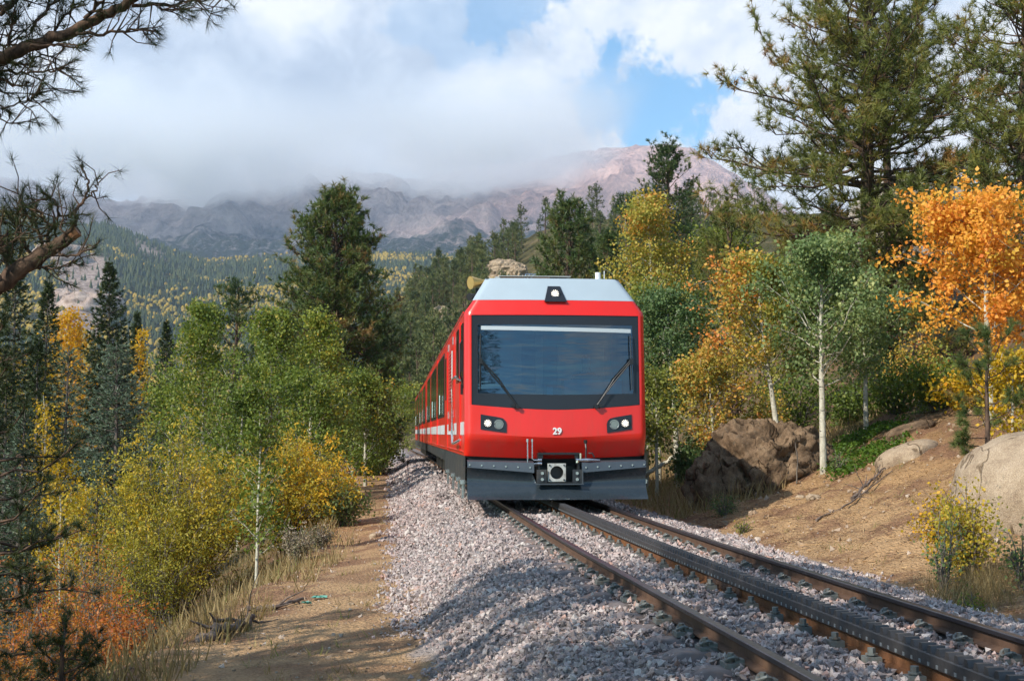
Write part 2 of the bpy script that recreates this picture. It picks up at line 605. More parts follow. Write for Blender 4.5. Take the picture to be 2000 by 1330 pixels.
M_STONE = tinted('ballast_stone', [(0.0, (0.15, 0.125, 0.115)), (0.2, (0.29, 0.242, 0.23)), (0.45, (0.40, 0.333, 0.312)), (0.62, (0.40, 0.295, 0.27)),
                                   (0.8, (0.45, 0.395, 0.37)), (0.93, (0.52, 0.465, 0.43)), (1.0, (0.40, 0.235, 0.185))], 0.9)
M_PEBBLE = tinted('pebble_stone', [(0.0, (0.2, 0.15, 0.11)), (0.5, (0.36, 0.25, 0.16)), (1.0, (0.48, 0.40, 0.33))], 0.95)
build_ballast()

# ------------------------------------------------------------------ railway track
M_RAILTOP = pbr('rail_steel', (0.070, 0.063, 0.070), 0.36, 0.8, var=0.35, scale=14.0)
M_RUST = pbr('rail_rust', (0.165, 0.075, 0.035), 0.9, 0.0, 0.2, var=0.5, scale=20.0, bump=0.3, dirt=(0.24, 0.10, 0.03), dscale=2.0)
M_RUSTDARK = pbr('rail_rust_brown', (0.105, 0.062, 0.042), 0.9, 0.0, 0.2, var=0.4, scale=20.0, dirt=(0.15, 0.085, 0.05), dscale=3.0)
M_RACK = pbr('rack_steel', (0.085, 0.078, 0.076), 0.5, 0.65, var=0.35, scale=18.0)
M_CLIP = pbr('fastener_steel', (0.16, 0.175, 0.165), 0.6, 0.3, var=0.4, scale=50.0, dirt=(0.20, 0.13, 0.08), dscale=30.0)
M_SLEEPER = pbr('sleeper_steel', (0.15, 0.125, 0.12), 0.7, 0.2, var=0.35, scale=16.0, dirt=(0.24, 0.15, 0.11), dscale=6.0)

track = empty('railway_track', (float(cl(8)), 8.0, -0.3), 'rusty rack railway track running from the lower right corner under the red train', 'railway track')


def sweep(mb, profile, y0, y1, off, step=0.5, mi=None, tint=0.5):
    """extrude a closed (lateral, z) profile along the track"""
    y = np.arange(y0, y1 + step * 0.5, step)
    dx = cld(y)
    L = np.sqrt(1 + dx * dx)
    nx, ny = 1 / L, -dx / L
    prof = np.asarray(profile, float)
    cx, rz = cl(y), railz(y)
    o = off + prof[:, 0]
    V = np.stack([cx[:, None] + nx[:, None] * o[None], y[:, None] + ny[:, None] * o[None], rz[:, None] + prof[None, :, 1]], -1)
    k = len(prof)
    for j in range(k):
        jn = (j + 1) % k
        mb.grid(V[:, [j, jn], :], tint, 0 if mi is None else mi[j])
    mb.add(V[0], [list(range(k))], tint, mi[-1] if mi else 0)


RAIL = [(-.029, -.004), (-.024, 0.0), (.024, 0.0), (.029, -.004), (.030, -.026), (.008, -.036), (.007, -.086), (.056, -.098), (.056, -.108),
        (-.056, -.108), (-.056, -.098), (-.007, -.086), (-.008, -.036), (-.030, -.026)]
RAILMI = [0, 0, 0, 0, 1, 1, 1, 1, 1, 1, 1, 1, 1, 0]
for sd in (-1, 1):
    mb = MB()
    sweep(mb, RAIL, 3.0, 175.0, sd * 0.755, mi=RAILMI)
    mb.obj('rail', [M_RAILTOP, M_RUSTDARK], track)

# rack rail: rusty web below a broad toothed steel head
rack_mb = MB()
sweep(rack_mb, [(-.014, -.035), (.014, -.035), (.014, -.108), (.060, -.116), (.060, -.126), (-.060, -.126), (-.060, -.116), (-.014, -.108)], 3.0, 175.0, 0.0)
rack = rack_mb.obj('rack_rail', [M_RUST], track)
mb = MB()
sweep(mb, [(-.037, .030), (.037, .030), (.041, .022), (.041, -.036), (.024, -.046), (-.024, -.046), (-.041, -.036), (-.041, .022)], 3.0, 175.0, 0.0)
hd = mb.obj('rack_head', [M_RACK], track)
mb = MB()
for yy in np.arange(3.0, 46.0, 0.1):
    x, rz = float(cl(yy)), float(railz(yy))
    d = float(cld(yy))
    a = -atan(d)
    t = np.array([[-.038, -.030, .029], [-.038, -.015, .066], [-.038, .015, .066], [-.038, .030, .029], [.038, -.030, .029], [.038, -.015, .066], [.038, .015, .066], [.038, .030, .029]])
    c, s_ = cos(a), sin(a)
    V = np.stack([x + t[:, 0] * c - t[:, 1] * s_, yy + t[:, 0] * s_ + t[:, 1] * c, t[:, 2] + rz], 1)
    mb.add(V, [[0, 1, 2, 3], [7, 6, 5, 4], [0, 4, 5, 1], [1, 5, 6, 2], [2, 6, 7, 3]])
o = mb.obj('rack_tooth_row', [M_RACK], track)
tag(o, kind='stuff')
mb = MB()
for yy in np.arange(4.0, 24.0, 0.1):
    x = float(cl(yy)) - 0.0415
    mb.box((x, yy, -0.022), (0.006, 0.022, 0.018))
o = mb.obj('rivet_row', [pbr('rivet_steel', (0.34, 0.36, 0.37), 0.45, 0.6, var=0.3, scale=60)], track)
tag(o, kind='stuff')
# fishplate bolting two rack bars together
mb = MB()
yf = 10.4
mb.box((float(cl(yf)) - 0.024, yf, -0.075), (0.018, 0.95, 0.06), rz=-atan(float(cld(yf))))
for k in range(4):
    yk = yf - 0.36 + 0.24 * k
    mb.tube([(float(cl(yk)) - 0.03, yk, -0.075), (float(cl(yk)) - 0.055, yk, -0.075)], 0.016, 6)
mb.obj('fishplate', [M_RUSTDARK], track)

# one sleeper, one fastener: meshes shared by all their copies
mb = MB()
prof = np.array([(-.13, -.07), (-.105, -.008), (-.06, 0.0), (.06, 0.0), (.105, -.008), (.13, -.07)])
u = np.array([-1.20, -1.14, -1.02, 1.02, 1.14, 1.20])
zz = np.array([-.11, -.045, 0, 0, -.045, -.11])
mb.grid(np.stack([np.repeat(u[:, None], 6, 1), np.repeat(prof[None, :, 0], 6, 0), prof[None, :, 1] + zz[:, None]], -1), flip=True)
SLEEPER = mb.mesh('sleeper', [M_SLEEPER], True)
mb = MB()
mb.box((0, 0, 0.012), (0.11, 0.13, 0.03))
mb.box((0.028, 0, 0.034), (0.05, 0.07, 0.022))
mb.tube([(-0.012, 0, 0.02), (-0.012, 0, 0.075)], 0.017, 6)
a = np.linspace(-0.35 * PI, 1.35 * PI, 10)
mb.tube(np.stack([-0.005 - 0.034 * np.sin(a), 0.047 * np.cos(a), 0.048 + 0.012 * np.cos(2 * a)], 1), 0.0095, 5)
CLIP = mb.mesh('rail_clip', [M_CLIP], False)
mb = MB()
mb.box((0, 0, 0.018), (0.085, 0.085, 0.045))
mb.tube([(0.0, 0, 0.03), (0.0, 0, 0.085)], 0.021, 6)
mb.tube([(0.0, 0, 0.048), (0.0, 0, 0.056)], 0.034, 8)
RCLIP = mb.mesh('rack_clip', [M_CLIP], False)


def put(name, me, x, y, z, a, flip=False):
    o = bpy.data.objects.new(name, me)
    o.parent = track
    o.location = Vector((x, y, z)) - track.location
    o.rotation_euler = (0, 0, a + (PI if flip else 0))
    col.objects.link(o)


_rr = RS(3)
yy, k = 4.4, 0
while yy < 150:
    d = float(cld(yy))
    a = -atan(d) + 0.012 * _rr.randn()
    x, rz = float(cl(yy)), float(railz(yy))
    put('sleeper', SLEEPER, x, yy, rz - 0.130 + 0.008 * _rr.randn(), a)
    if yy < 24.5:
        for off in (-0.755, 0.755):
            for sd in (-1, 1):
                o_ = off + sd * 0.10
                put('rail_clip', CLIP, x + o_ * cos(a), yy + o_ * sin(a), -0.124, a, sd > 0)
        for sd in (-1, 1):
            put('rack_clip', RCLIP, x + sd * 0.105 * cos(a), yy + sd * 0.105 * sin(a), -0.119, a, sd > 0)
    yy += 0.555
    k += 1
# ------------------------------------------------------------------ the train
def red_paint():
    m, w = material('red_train_paint')
    pos = w.n('ShaderNodeTexCoord').outputs['Object']
    n1 = w.noise(w.vm('MULTIPLY', pos, (1, 1, 0.25)), 2.2, 6.0, 0.6)
    z = w.n('ShaderNodeSeparateXYZ', {0: pos}).outputs[2]
    c = w.mix(w.ss(n1, 0.35, 0.75), (0.69, 0.016, 0.007), (0.61, 0.018, 0.009))
    dirt = w.m('MULTIPLY', w.ss(w.noise(w.vm('MULTIPLY', pos, (6, 6, 1.2)), 1.5, 6.0, 0.7), 0.45, 0.8), w.ss(z, 1.7, 0.7, 0.0, 0.38))
    c = w.mix(dirt, c, (0.20, 0.10, 0.06))
    b = w.n('ShaderNodeBsdfPrincipled', {'Base Color': c, 'Roughness': w.lin(n1, 0.3, 0.7, 0.30, 0.42), 'Coat Weight': 0.32, 'Coat Roughness': 0.08})
    bp = w.n('ShaderNodeBump', {'Height': w.noise(pos, 1.6, 2.0), 'Strength': 0.05, 'Distance': 0.05})
    w.t.links.new(bp.outputs[0], b.inputs['Normal'])
    finish(w, b.outputs[0])
    return m


def glass_mat(name, tint, clear):
    m, w = material(name)
    pos = w.n('ShaderNodeTexCoord').outputs['Object']
    bp = w.n('ShaderNodeBump', {'Height': w.noise(w.vm('MULTIPLY', pos, (0.5, 0.5, 3.0)), 1.3, 3.0), 'Strength': 0.055, 'Distance': 0.25})
    gl = w.n('ShaderNodeBsdfGlossy', {'Color': (0.62, 0.78, 0.92, 1), 'Roughness': 0.04, 'Normal': bp.outputs[0]})
    tr = w.n('ShaderNodeBsdfTransparent', {'Color': (*tint, 1)})
    df = w.n('ShaderNodeBsdfDiffuse', {'Color': (0.012, 0.016, 0.022, 1)})
    inner = w.n('ShaderNodeMixShader', {0: clear, 1: df.outputs[0], 2: tr.outputs[0]})
    fr = w.n('ShaderNodeFresnel', {'IOR': 1.75}).outputs[0]
    mx = w.n('ShaderNodeMixShader', {0: w.m('MULTIPLY_ADD', fr, 1.0, 0.06), 1: inner.outputs[0], 2: gl.outputs[0]})
    finish(w, mx.outputs[0])
    return m


def lamp_mat(name, colr, strength):
    m, w = material(name)
    e = w.n('ShaderNodeEmission', {'Color': (*colr, 1), 'Strength': strength})
    finish(w, e.outputs[0])
    return m


M_RED = red_paint()
M_GREYP = pbr('grey_roof_paint', (0.34, 0.41, 0.46), 0.38, 0.0, 0.5, var=0.08, scale=3.0, coat=0.3)
M_ROOF = pbr('roof_metal', (0.34, 0.36, 0.38), 0.6, 0.2, var=0.25, scale=5.0)
M_DARK = pbr('dark_grey_paint', (0.024, 0.028, 0.033), 0.45, 0.0, 0.5, var=0.3, scale=6.0, dirt=(0.10, 0.085, 0.07), dscale=2.5)
M_BLACK = pbr('black_plastic', (0.012, 0.013, 0.015), 0.4, 0.0, 0.5, var=0.2, scale=10.0)
M_FRIT = pbr('black_glass_border', (0.018, 0.021, 0.027), 0.25, 0.0, 0.35)
M_PLOW = pbr('plow_paint', (0.030, 0.042, 0.052), 0.28, 0.25, 0.4, var=0.12, scale=4.0, coat=0.35)
M_PLOWEDGE = pbr('plow_steel', (0.06, 0.075, 0.09), 0.36, 0.1, var=0.2, scale=6.0)
M_CHROME = pbr('bright_metal', (0.62, 0.63, 0.63), 0.25, 0.95, var=0.15, scale=20.0)
M_WHITE = pbr('white_paint', (0.72, 0.74, 0.74), 0.45, 0.0, 0.4, var=0.08, scale=6.0)
M_STRIPE = pbr('stripe_paint', (0.56, 0.59, 0.59), 0.4, 0.0, 0.4, var=0.12, scale=3.0, dirt=(0.40, 0.38, 0.36), dscale=1.2)
M_COUP = pbr('coupler_plate', (0.50, 0.51, 0.48), 0.55, 0.3, var=0.2, scale=14.0, dirt=(0.2, 0.17, 0.13), dscale=9.0)
M_GLASS = glass_mat('windscreen_glass', (0.50, 0.62, 0.70), 0.80)
M_SIDEGLASS = pbr('side_window_glass', (0.012, 0.015, 0.016), 0.12, 0.0, 0.25)
M_BRASS = pbr('horn_brass', (0.62, 0.40, 0.12), 0.35, 0.7, var=0.15, scale=9.0)
M_COPPER = pbr('copper_housing', (0.34, 0.18, 0.10), 0.5, 0.4, var=0.25, scale=8.0)
M_LAMP = lamp_mat('lit_lamp', (1.0, 0.93, 0.82), 3.0)
M_LENS = pbr('unlit_lens', (0.22, 0.25, 0.25), 0.15, 0.3)
M_GREYIN = pbr('cab_interior', (0.20, 0.24, 0.28), 0.7)

TO = Vector((0.680, 20.10, 0.0))
train = empty('rack_railway_train', TO, 'red and grey mountain railcar train numbered 29 coming down the rack track', 'train', rz=atan(0.0867 / 0.9962))

HW = 1.386


def S0(z):
    return np.interp(z, [0.62, 0.70, 1.03, 1.10, 1.50, 2.90, 3.13, 3.50], [0.23, 0.19, 0.0, 0.0, 0.03, 0.13, 0.20, 0.50])


def SF(a, z):
    """setback of the bowed front at lateral a and height z"""
    a = np.abs(a)
    edgew = np.interp(z, [0, 2.94, 3.13, 3.50], [HW, HW, 1.262, 1.045])
    return S0(z) + 0.10 * (a / HW) ** 2 + 0.085 * np.clip((a - (edgew - 0.085)) / 0.085, 0, 1) ** 2.2


def patch(mb, xl, xr, zl, zh, nu=36, nv=8, off=0.0, mi=0, k=None):
    """panel on the front: side limits xl(v), xr(v), lower and upper curves zl(a), zh(a)"""
    f = lambda c: (c if callable(c) else (lambda t, c=c: np.full(np.shape(t), float(c))))
    xl, xr, zl, zh = f(xl), f(xr), f(zl), f(zh)
    v = np.linspace(0, 1, nv)[:, None]
    u = np.linspace(0, 1, nu)[None, :]
    u = 0.5 - 0.5 * np.cos(u * PI) if nu > 20 else u
    L, Rr = xl(v), xr(v)
    a = L + (Rr - L) * u
    z = zl(a) + (zh(a) - zl(a)) * v
    mb.grid(np.stack([a, SF(a, z) + off, z], -1), 0.5, mi)


sill = lambda a: 0.715 + 0.045 * np.abs(a / HW) ** 1.5
crease = lambda a: 1.035 + 0.075 * np.abs(a / HW) ** 1.4
wsb = lambda a: 1.452 + 0.088 * np.abs(a / HW) ** 1.6


def part(mb, name, mats, parent=None, smooth=False, label=None):
    o = bpy.data.objects.new(name, mb.mesh(name, mats if isinstance(mats, list) else [mats], smooth))
    o.parent = parent or train
    col.objects.link(o)
    if label:
        o['label'] = label
    return o


GW = 1.285
mb = MB()
patch(mb, -HW, HW, sill, crease, nv=7)
lower_apron = part(mb, 'lower_front_panel', M_RED, smooth=True)
mb = MB()
patch(mb, -HW, HW, crease, wsb, nv=8)
front = part(mb, 'front_panel', M_RED, smooth=True)
mb = MB()
for sg in (-1, 1):
    patch(mb, *( (-HW, -GW) if sg < 0 else (GW, HW) ), wsb, 2.897, nu=10, nv=16)
patch(mb, lambda v: -(HW - 0.136 * np.clip((v - 0.2) / 0.8, 0, 1)), lambda v: HW - 0.136 * np.clip((v - 0.2) / 0.8, 0, 1), 2.897, 3.130, nv=9)
part(mb, 'windscreen_surround', M_RED, smooth=True)
mb = MB()
patch(mb, lambda v: -1.262 + 0.217 * v, lambda v: 1.262 - 0.217 * v, 3.133, 3.50, nv=8)
part(mb, 'roof_front_slope', M_GREYP, smooth=True)

# windscreen: black printed border around the clear pane
gm = 0.004
mb = MB()
cz0 = lambda a: wsb(a) + 0.23 - 0.06 * np.abs(a / HW) ** 1.6
patch(mb, -GW, GW, lambda a: wsb(a) + gm, cz0, nv=5, off=0.012)
patch(mb, -GW, GW, 2.75, 2.893, nv=4, off=0.012)
for a0, a1 in ((-GW, -1.190), (1.190, GW)):
    patch(mb, a0, a1, cz0, 2.75, nu=6, nv=12, off=0.012)
part(mb, 'windscreen_border', M_FRIT, smooth=True)
mb = MB()
patch(mb, -1.190, 1.190, cz0, 2.75, nv=14, off=0.014)
ws = part(mb, 'windscreen', M_GLASS, smooth=True)
mb = MB()
patch(mb, -1.14, 1.165, lambda a: 2.652 - 0.016 * a, lambda a: 2.712 - 0.016 * a, nv=3, off=0.009)
part(mb, 'sun_visor', pbr('visor_white', (0.42, 0.48, 0.51), 0.6), ws, smooth=True)

# cab behind the glass
mb = MB()
mb.box((0, 2.6, 2.0), (2.5, 0.06, 2.0))                    # rear wall
mb.box((0, 1.4, 0.95), (2.5, 2.4, 0.06))                   # floor
mb.box((0, 1.5, 2.98), (2.3, 1.9, 0.05))                   # ceiling
part(mb, 'cab_interior', M_GREYIN)
mb = MB()
mb.box((0.0, 0.62, 1.52), (2.3, 0.7, 0.22))
mb.box((0.62, 0.70, 1.76), (0.9, 0.42, 0.34))
mb.box((-0.05, 0.55, 1.72), (0.09, 0.09, 0.20))
part(mb, 'driving_console', pbr('console_blue_grey', (0.22, 0.34, 0.44), 0.6))
mb = MB()
mb.box((0.0, 2.54, 2.05), (0.12, 0.06, 1.5))
mb.box((-0.7, 2.55, 2.25), (0.8, 0.04, 0.7))
mb.box((0.72, 2.55, 2.25), (0.8, 0.04, 0.7))
part(mb, 'bulkhead_frame', pbr('bulkhead_trim', (0.50, 0.54, 0.56), 0.5))

# headlights: dark recess with a lit and an unlit lamp each
def lamp(root, a, z, off, r, lit):
    y = float(SF(a, z)) + off
    mb = MB()
    t = np.linspace(0, 2 * PI, 19)[:-1]
    mb.tube(np.stack([a + r * 1.2 * np.cos(np.append(t, 0)), np.full(19, y), z + r * 1.2 * np.sin(np.append(t, 0))], 1), 0.010, 5, cap=False)
    part(mb, 'lamp_ring', M_BLACK if lit else M_LENS, root)
    mb = MB()
    if lit:
        mb.tube([(a, y + 0.004, z), (a, y - 0.004, z)], r * 0.34, 8)
        for q in range(12):
            for rr in (0.62, 0.95):
                an = q / 12 * 2 * PI + rr
                mb.tube([(a + r * rr * cos(an), y + 0.004, z + r * rr * sin(an)), (a + r * rr * cos(an), y - 0.004, z + r * rr * sin(an))], r * 0.11, 6)
        part(mb, 'lamp_diodes', M_LAMP, root)
    else:
        mb.tube([(a, y + 0.004, z), (a, y - 0.006, z)], r, 14)
        for q in range(6):
            an = q / 6 * 2 * PI
            mb.tube([(a + r * .6 * cos(an), y - 0.005, z + r * .6 * sin(an)), (a + r * .6 * cos(an), y - 0.012, z + r * .6 * sin(an))], r * 0.2, 6)
        part(mb, 'lamp_lens', M_LENS, root)


for sg in (-1, 1):
    out = [(-1.150, 1.160), (-1.150, 1.385), (-0.90, 1.345), (-0.815, 1.325), (-0.775, 1.285), (-0.760, 1.235), (-0.765, 1.108), (-0.96, 1.133)]
    P = np.array(out)
    P[:, 0] *= -sg
    cen = P.mean(0)
    f = np.linspace(0, 1, 5)[:, None, None]
    Q = cen + (P[None] - cen) * f
    Q = np.concatenate([Q, Q[:, :1]], 1)
    mb = MB()
    mb.grid(np.stack([Q[..., 0], SF(Q[..., 0], Q[..., 1]) - 0.012, Q[..., 1]], -1), flip=True)
    rim = Q[-1]
    rim3 = np.stack([rim[:, 0], SF(rim[:, 0], rim[:, 1]) - 0.012, rim[:, 1]], 1)
    mb.grid(np.stack([rim3, rim3 + [0, 0.03, 0]], 0))
    hl = part(mb, 'headlight', M_FRIT, smooth=False, label='dark headlight housing with one lit lamp on the outer side')
    lamp(hl, sg * 1.045, 1.252, -0.020, 0.051, True)
    lamp(hl, sg * 0.878, 1.232, -0.020, 0.055, False)

# top lamp in its dark trapezoid housing
P = np.array([(-0.170, 3.105), (-0.095, 3.365), (0.095, 3.365), (0.170, 3.105)])
mb = MB()
fr = np.array([(x, float(SF(x, z)) - (0.05 if z < 3.2 else 0.02), z) for x, z in P])
bk = fr + [0, 0.14, 0]
mb.add(np.concatenate([fr, bk]), [[0, 3, 2, 1], [0, 1, 5, 4], [1, 2, 6, 5], [2, 3, 7, 6], [3, 0, 4, 7]])
tl = part(mb, 'roof_headlight', M_FRIT)
lamp(tl, 0.0, 3.235, -0.060, 0.055, True)

# number in white bold figures
cu = bpy.data.curves.new('number', 'FONT')
cu.body = '29'
cu.size = 0.135
cu.align_x = 'CENTER'
cu.align_y = 'CENTER'
cu.extrude = 0.003
cu.offset = 0.0045
tmp = bpy.data.objects.new('number', cu)
col.objects.link(tmp)
bpy.context.view_layer.update()
me = bpy.data.meshes.new_from_object(tmp.evaluated_get(bpy.context.evaluated_depsgraph_get()))
bpy.data.objects.remove(tmp)
me.name = 'number'
me.materials.clear()
me.materials.append(M_WHITE)
no = bpy.data.objects.new('number', me)
no.parent = front
no.location = (0.0, float(SF(0, 1.131)) - 0.016, 1.128)
no.rotation_euler = (PI / 2, 0, 0)
col.objects.link(no)
no['label'] = 'white figures 29 on the red front'

# wipers
for sg in (-1, 1):
    def fp(a, z, o=0.05):
        return (a, float(SF(a, z)) - o, z)
    mb = MB()
    for q in (0.0, 0.055):
        mb.tube([fp(sg * (0.60 + q * .4), 1.52 + q * .3), fp(sg * 0.88, 1.87 + q), fp(sg * 1.150, 2.185 + q * .6)], 0.0095, 5)
    mb.tube([fp(sg * 0.60, 1.50, 0.0), fp(sg * 0.60, 1.50, 0.07)], 0.034, 8)
    mb.tube([fp(sg * 0.66, 1.515, 0.0), fp(sg * 0.66, 1.515, 0.06)], 0.028, 8)
    wi = part(mb, 'wiper', M_BLACK)
    mb = MB()
    mb.tube([fp(sg * 1.150, 2.60, 0.03), fp(sg * 1.155, 2.2, 0.04), fp(sg * 1.16, 1.76, 0.03)], 0.010, 5)
    mb.box(fp(sg * 1.150, 2.19, 0.05), (0.05, 0.03, 0.09))
    part(mb, 'wiper_blade', M_BLACK, wi)

# dark lower rim, snow plow in two hollow mouldboards
mb = MB()
patch(mb, -HW, HW, lambda a: 0.60 + 0 * a, lambda a: sill(a) - 0.002, nv=3, off=0.02)
part(mb, 'lower_rim', M_DARK, smooth=True)


def plow_top(a):
    return 0.60 + 0.09 * np.abs(a / HW)


for sg in (-1, 1):
    # mouldboard
    a = sg * np.linspace(0.0, 1.352, 18)[None, :]
    v = np.linspace(0, 1, 14)[:, None]
    zt = 0.595 - 0.11 * (1 - np.abs(a / HW))
    z = 0.12 + (zt - 0.12) * v
    hollow = -0.30 * (1 - v) ** 2.2 - 0.15 * v ** 3
    y = hollow + 0.14 * np.abs(a / HW) - 0.02
    cut = (np.abs(a) < 0.36) & (z > 0.345)
    z = np.where(np.abs(a) < 0.37, np.minimum(z, 0.345), z)
    vv = np.clip((z - 0.12) / (zt - 0.12), 0, 1)
    y = np.where(np.abs(a) < 0.37, -0.30 * (1 - vv) ** 2.2 - 0.15 * vv ** 3 + 0.14 * np.abs(a / HW) - 0.02, y)
    mb = MB()
    mb.grid(np.stack([np.broadcast_to(a, z.shape), y, z], -1), flip=(sg < 0))
    bot = np.stack([a[0], y[0], z[0]], 1)
    mb.grid(np.stack([bot, bot + [0, 0.05, 0.0]], 0))
    end = np.stack([np.full(14, sg * 1.352), y[:, -1], z[:, -1]], 1)
    mb.grid(np.stack([end, end + [0, 0.25, 0.0]], 0))
    pl = part(mb, 'snow_plow', M_PLOW, smooth=True)
    # bolted fixing strip on top
    aa = sg * np.linspace(0.36, 1.352, 12)
    zt1 = 0.595 - 0.11 * (1 - np.abs(aa / HW))
    top = np.minimum(0.655 + 0.03 * np.abs(aa / HW), 0.72)
    yy_ = 0.14 * np.abs(aa / HW) - 0.150
    mb = MB()
    mb.grid(np.stack([np.stack([aa, yy_, zt1 - 0.005], 1), np.stack([aa, yy_ + 0.03, top], 1)], 0), flip=(sg < 0))
    mb.grid(np.stack([np.stack([aa, yy_ + 0.03, top], 1), np.stack([aa, yy_ + 0.22, top + 0.02], 1)], 0), flip=(sg < 0))
    st = part(mb, 'fixing_strip', M_PLOWEDGE, pl)
    mb = MB()
    for q in np.linspace(0.42, 1.32, 6):
        zc = 0.600 + 0.045 * q - 0.03
        yc = 0.14 * q / HW - 0.130
        mb.tube([(sg * q, yc + 0.01, zc), (sg * q, yc - 0.022, zc)], 0.0135, 7)
    part(mb, 'bolt_row', M_CHROME, pl)
mb = MB()
mb.box((0.0, -0.26, 0.128), (0.30, 0.06, 0.014))
part(mb, 'plow_nose', M_CHROME)

# coupler pocket
mb = MB()
mb.box((0.02, 0.30, 0.57), (0.60, 0.02, 0.5))
mb.box((0.02, 0.12, 0.795), (0.62, 0.36, 0.03))
for sg in (-1, 1):
    mb.box((0.02 + sg * 0.30, 0.14, 0.58), (0.03, 0.34, 0.42))
    mb.box((0.02 + sg * 0.265, -0.02, 0.755), (0.05, 0.05, 0.06))
mb.box((0.02, 0.05, 0.36), (0.62, 0.4, 0.02))
pk = part(mb, 'coupler_pocket', M_BLACK)
for sg in (-1, 1):
    mb = MB()
    mb.box((0.02 + sg * 0.27, -0.125, 0.455), (0.15, 0.015, 0.21))
    part(mb, 'pocket_plate', M_DARK, pk)
mb = MB()
mb.box((0.02, -0.15, 0.343), (0.72, 0.05, 0.014))
mb.box((0.365, -0.14, 0.45), (0.014, 0.03, 0.22))
part(mb, 'pocket_lip', M_PLOWEDGE, pk)
mb = MB()
for sg in (-1, 1):
    for zz in (0.415, 0.505):
        mb.tube([(0.02 + sg * 0.262, -0.12, zz), (0.02 + sg * 0.262, -0.155, zz)], 0.024, 8)
part(mb, 'pocket_bolts', M_CHROME, pk)
# square plate with the round coupler mouth
mb = MB()
c0, hw, r = np.array([-0.018, 0.515]), 0.135, 0.098
t = np.linspace(0, 2 * PI, 33)
inner = np.stack([c0[0] + r * np.cos(t), np.full(33, -0.10), c0[1] + r * np.sin(t)], 1)
q = np.maximum(np.abs(np.cos(t)), np.abs(np.sin(t)))
outer = np.stack([c0[0] + hw * np.cos(t) / q, np.full(33, -0.10), c0[1] + hw * np.sin(t) / q], 1)
mb.grid(np.stack([inner, outer], 0))
mb.grid(np.stack([outer, outer + [0, 0.06, 0]], 0))
cp = part(mb, 'coupler', M_COUP)
mb = MB()
mb.grid(np.stack([inner + [0, 0.16, 0], inner], 0))
back = inner + [0, 0.155, 0]
mb.add(back[:-1], [list(range(32))[::-1]])
part(mb, 'coupler_mouth', M_DARK, cp, smooth=True)
mb = MB()
for sx in (-1, 1):
    for sz in (-1, 1):
        mb.tube([(c0[0] + sx * 0.108, -0.095, c0[1] + sz * 0.108), (c0[0] + sx * 0.108, -0.118, c0[1] + sz * 0.108)], 0.013, 6)
part(mb, 'coupler_bolts', M_BLACK, cp)

# brake pipes and cocks beside the coupler
mb = MB()
mb.tube([(-0.452, -0.03, 0.985), (-0.452, -0.05, 0.66), (-0.42, -0.06, 0.645), (-0.255, -0.07, 0.648)], 0.010, 6)
mb.tube([(-0.382, -0.03, 0.985), (-0.382, -0.05, 0.72), (-0.35, -0.06, 0.698), (-0.255, -0.07, 0.70)], 0.010, 6)
for a, z in ((-0.452, 0.99), (-0.382, 0.99)):
    mb.tube([(a, -0.03, z - 0.02), (a, -0.03, z + 0.025)], 0.019, 7)
for z in (0.648, 0.70):
    mb.tube([(-0.30, -0.065, z), (-0.24, -0.072, z)], 0.021, 7)
part(mb, 'brake_pipe', M_CHROME)
mb = MB()
mb.tube([(0.27, -0.075, 0.70), (0.33, -0.075, 0.70), (0.46, -0.075, 0.70), (0.55, -0.07, 0.70), (0.64, -0.06, 0.70)], [0.03, 0.022, 0.028, 0.018, 0.010], 7)
mb.tube([(0.345, -0.075, 0.70), (0.345, -0.08, 0.80)], 0.018, 6)
mb.tube([(0.295, -0.08, 0.70), (0.295, -0.08, 0.66)], 0.026, 6)
part(mb, 'air_cock', M_CHROME)
mb = MB()
mb.tube([(0.425, -0.03, 0.97), (0.430, -0.06, 0.88), (0.425, -0.07, 0.72)], 0.014, 6)
mb.tube([(0.425, -0.03, 0.95), (0.425, -0.035, 1.0)], 0.028, 8)
mb.tube([(0.47, -0.05, 0.80), (0.52, -0.07, 0.80), (0.555, -0.07, 0.74)], 0.013, 6)
part(mb, 'air_hose', M_BLACK)

# ---- car bodies
CAR = 25.6


def car_shell(s0, s1, lead):
    z = np.array([0.76, 1.10, 1.5, 2.0, 2.5, 2.94, 3.03, 3.13, 3.30, 3.50])
    w_ = np.array([HW, HW, HW, HW, HW, HW, 1.335, 1.262, 1.162, 1.045])
    mb = MB()
    for sg in (-1, 1):
        y0 = np.array([float(SF(w, zz)) - 0.001 for w, zz in zip(w_, z)]) if lead else np.full(len(z), s0)
        ys = np.concatenate([y0[None, :], np.stack([np.full(len(z), q) for q in np.linspace(max(s0, 1.3) + 0.3, s1, 14)])], 0)
        V = np.stack([np.broadcast_to(sg * w_, ys.shape), ys, np.broadcast_to(z, ys.shape)], -1)
        mb.grid(V[:, :8], 0.5, 0, flip=(sg < 0))
        mb.grid(V[:, 7:], 0.5, 1, flip=(sg < 0))
    mb.add([(-1.045, 0.55 if lead else s0, 3.50), (1.045, 0.55 if lead else s0, 3.50), (1.045, s1, 3.50), (-1.045, s1, 3.50)], [[0, 1, 2, 3]], 0.5, 1)
    for yy in ([s1] if lead else [s0, s1]):
        ring = [(-w, yy, zz) for w, zz in zip(w_, z)] + [(w, yy, zz) for w, zz in zip(w_[::-1], z[::-1])]
        mb.add(ring, [list(range(len(ring)))], 0.5, 0)
    return mb


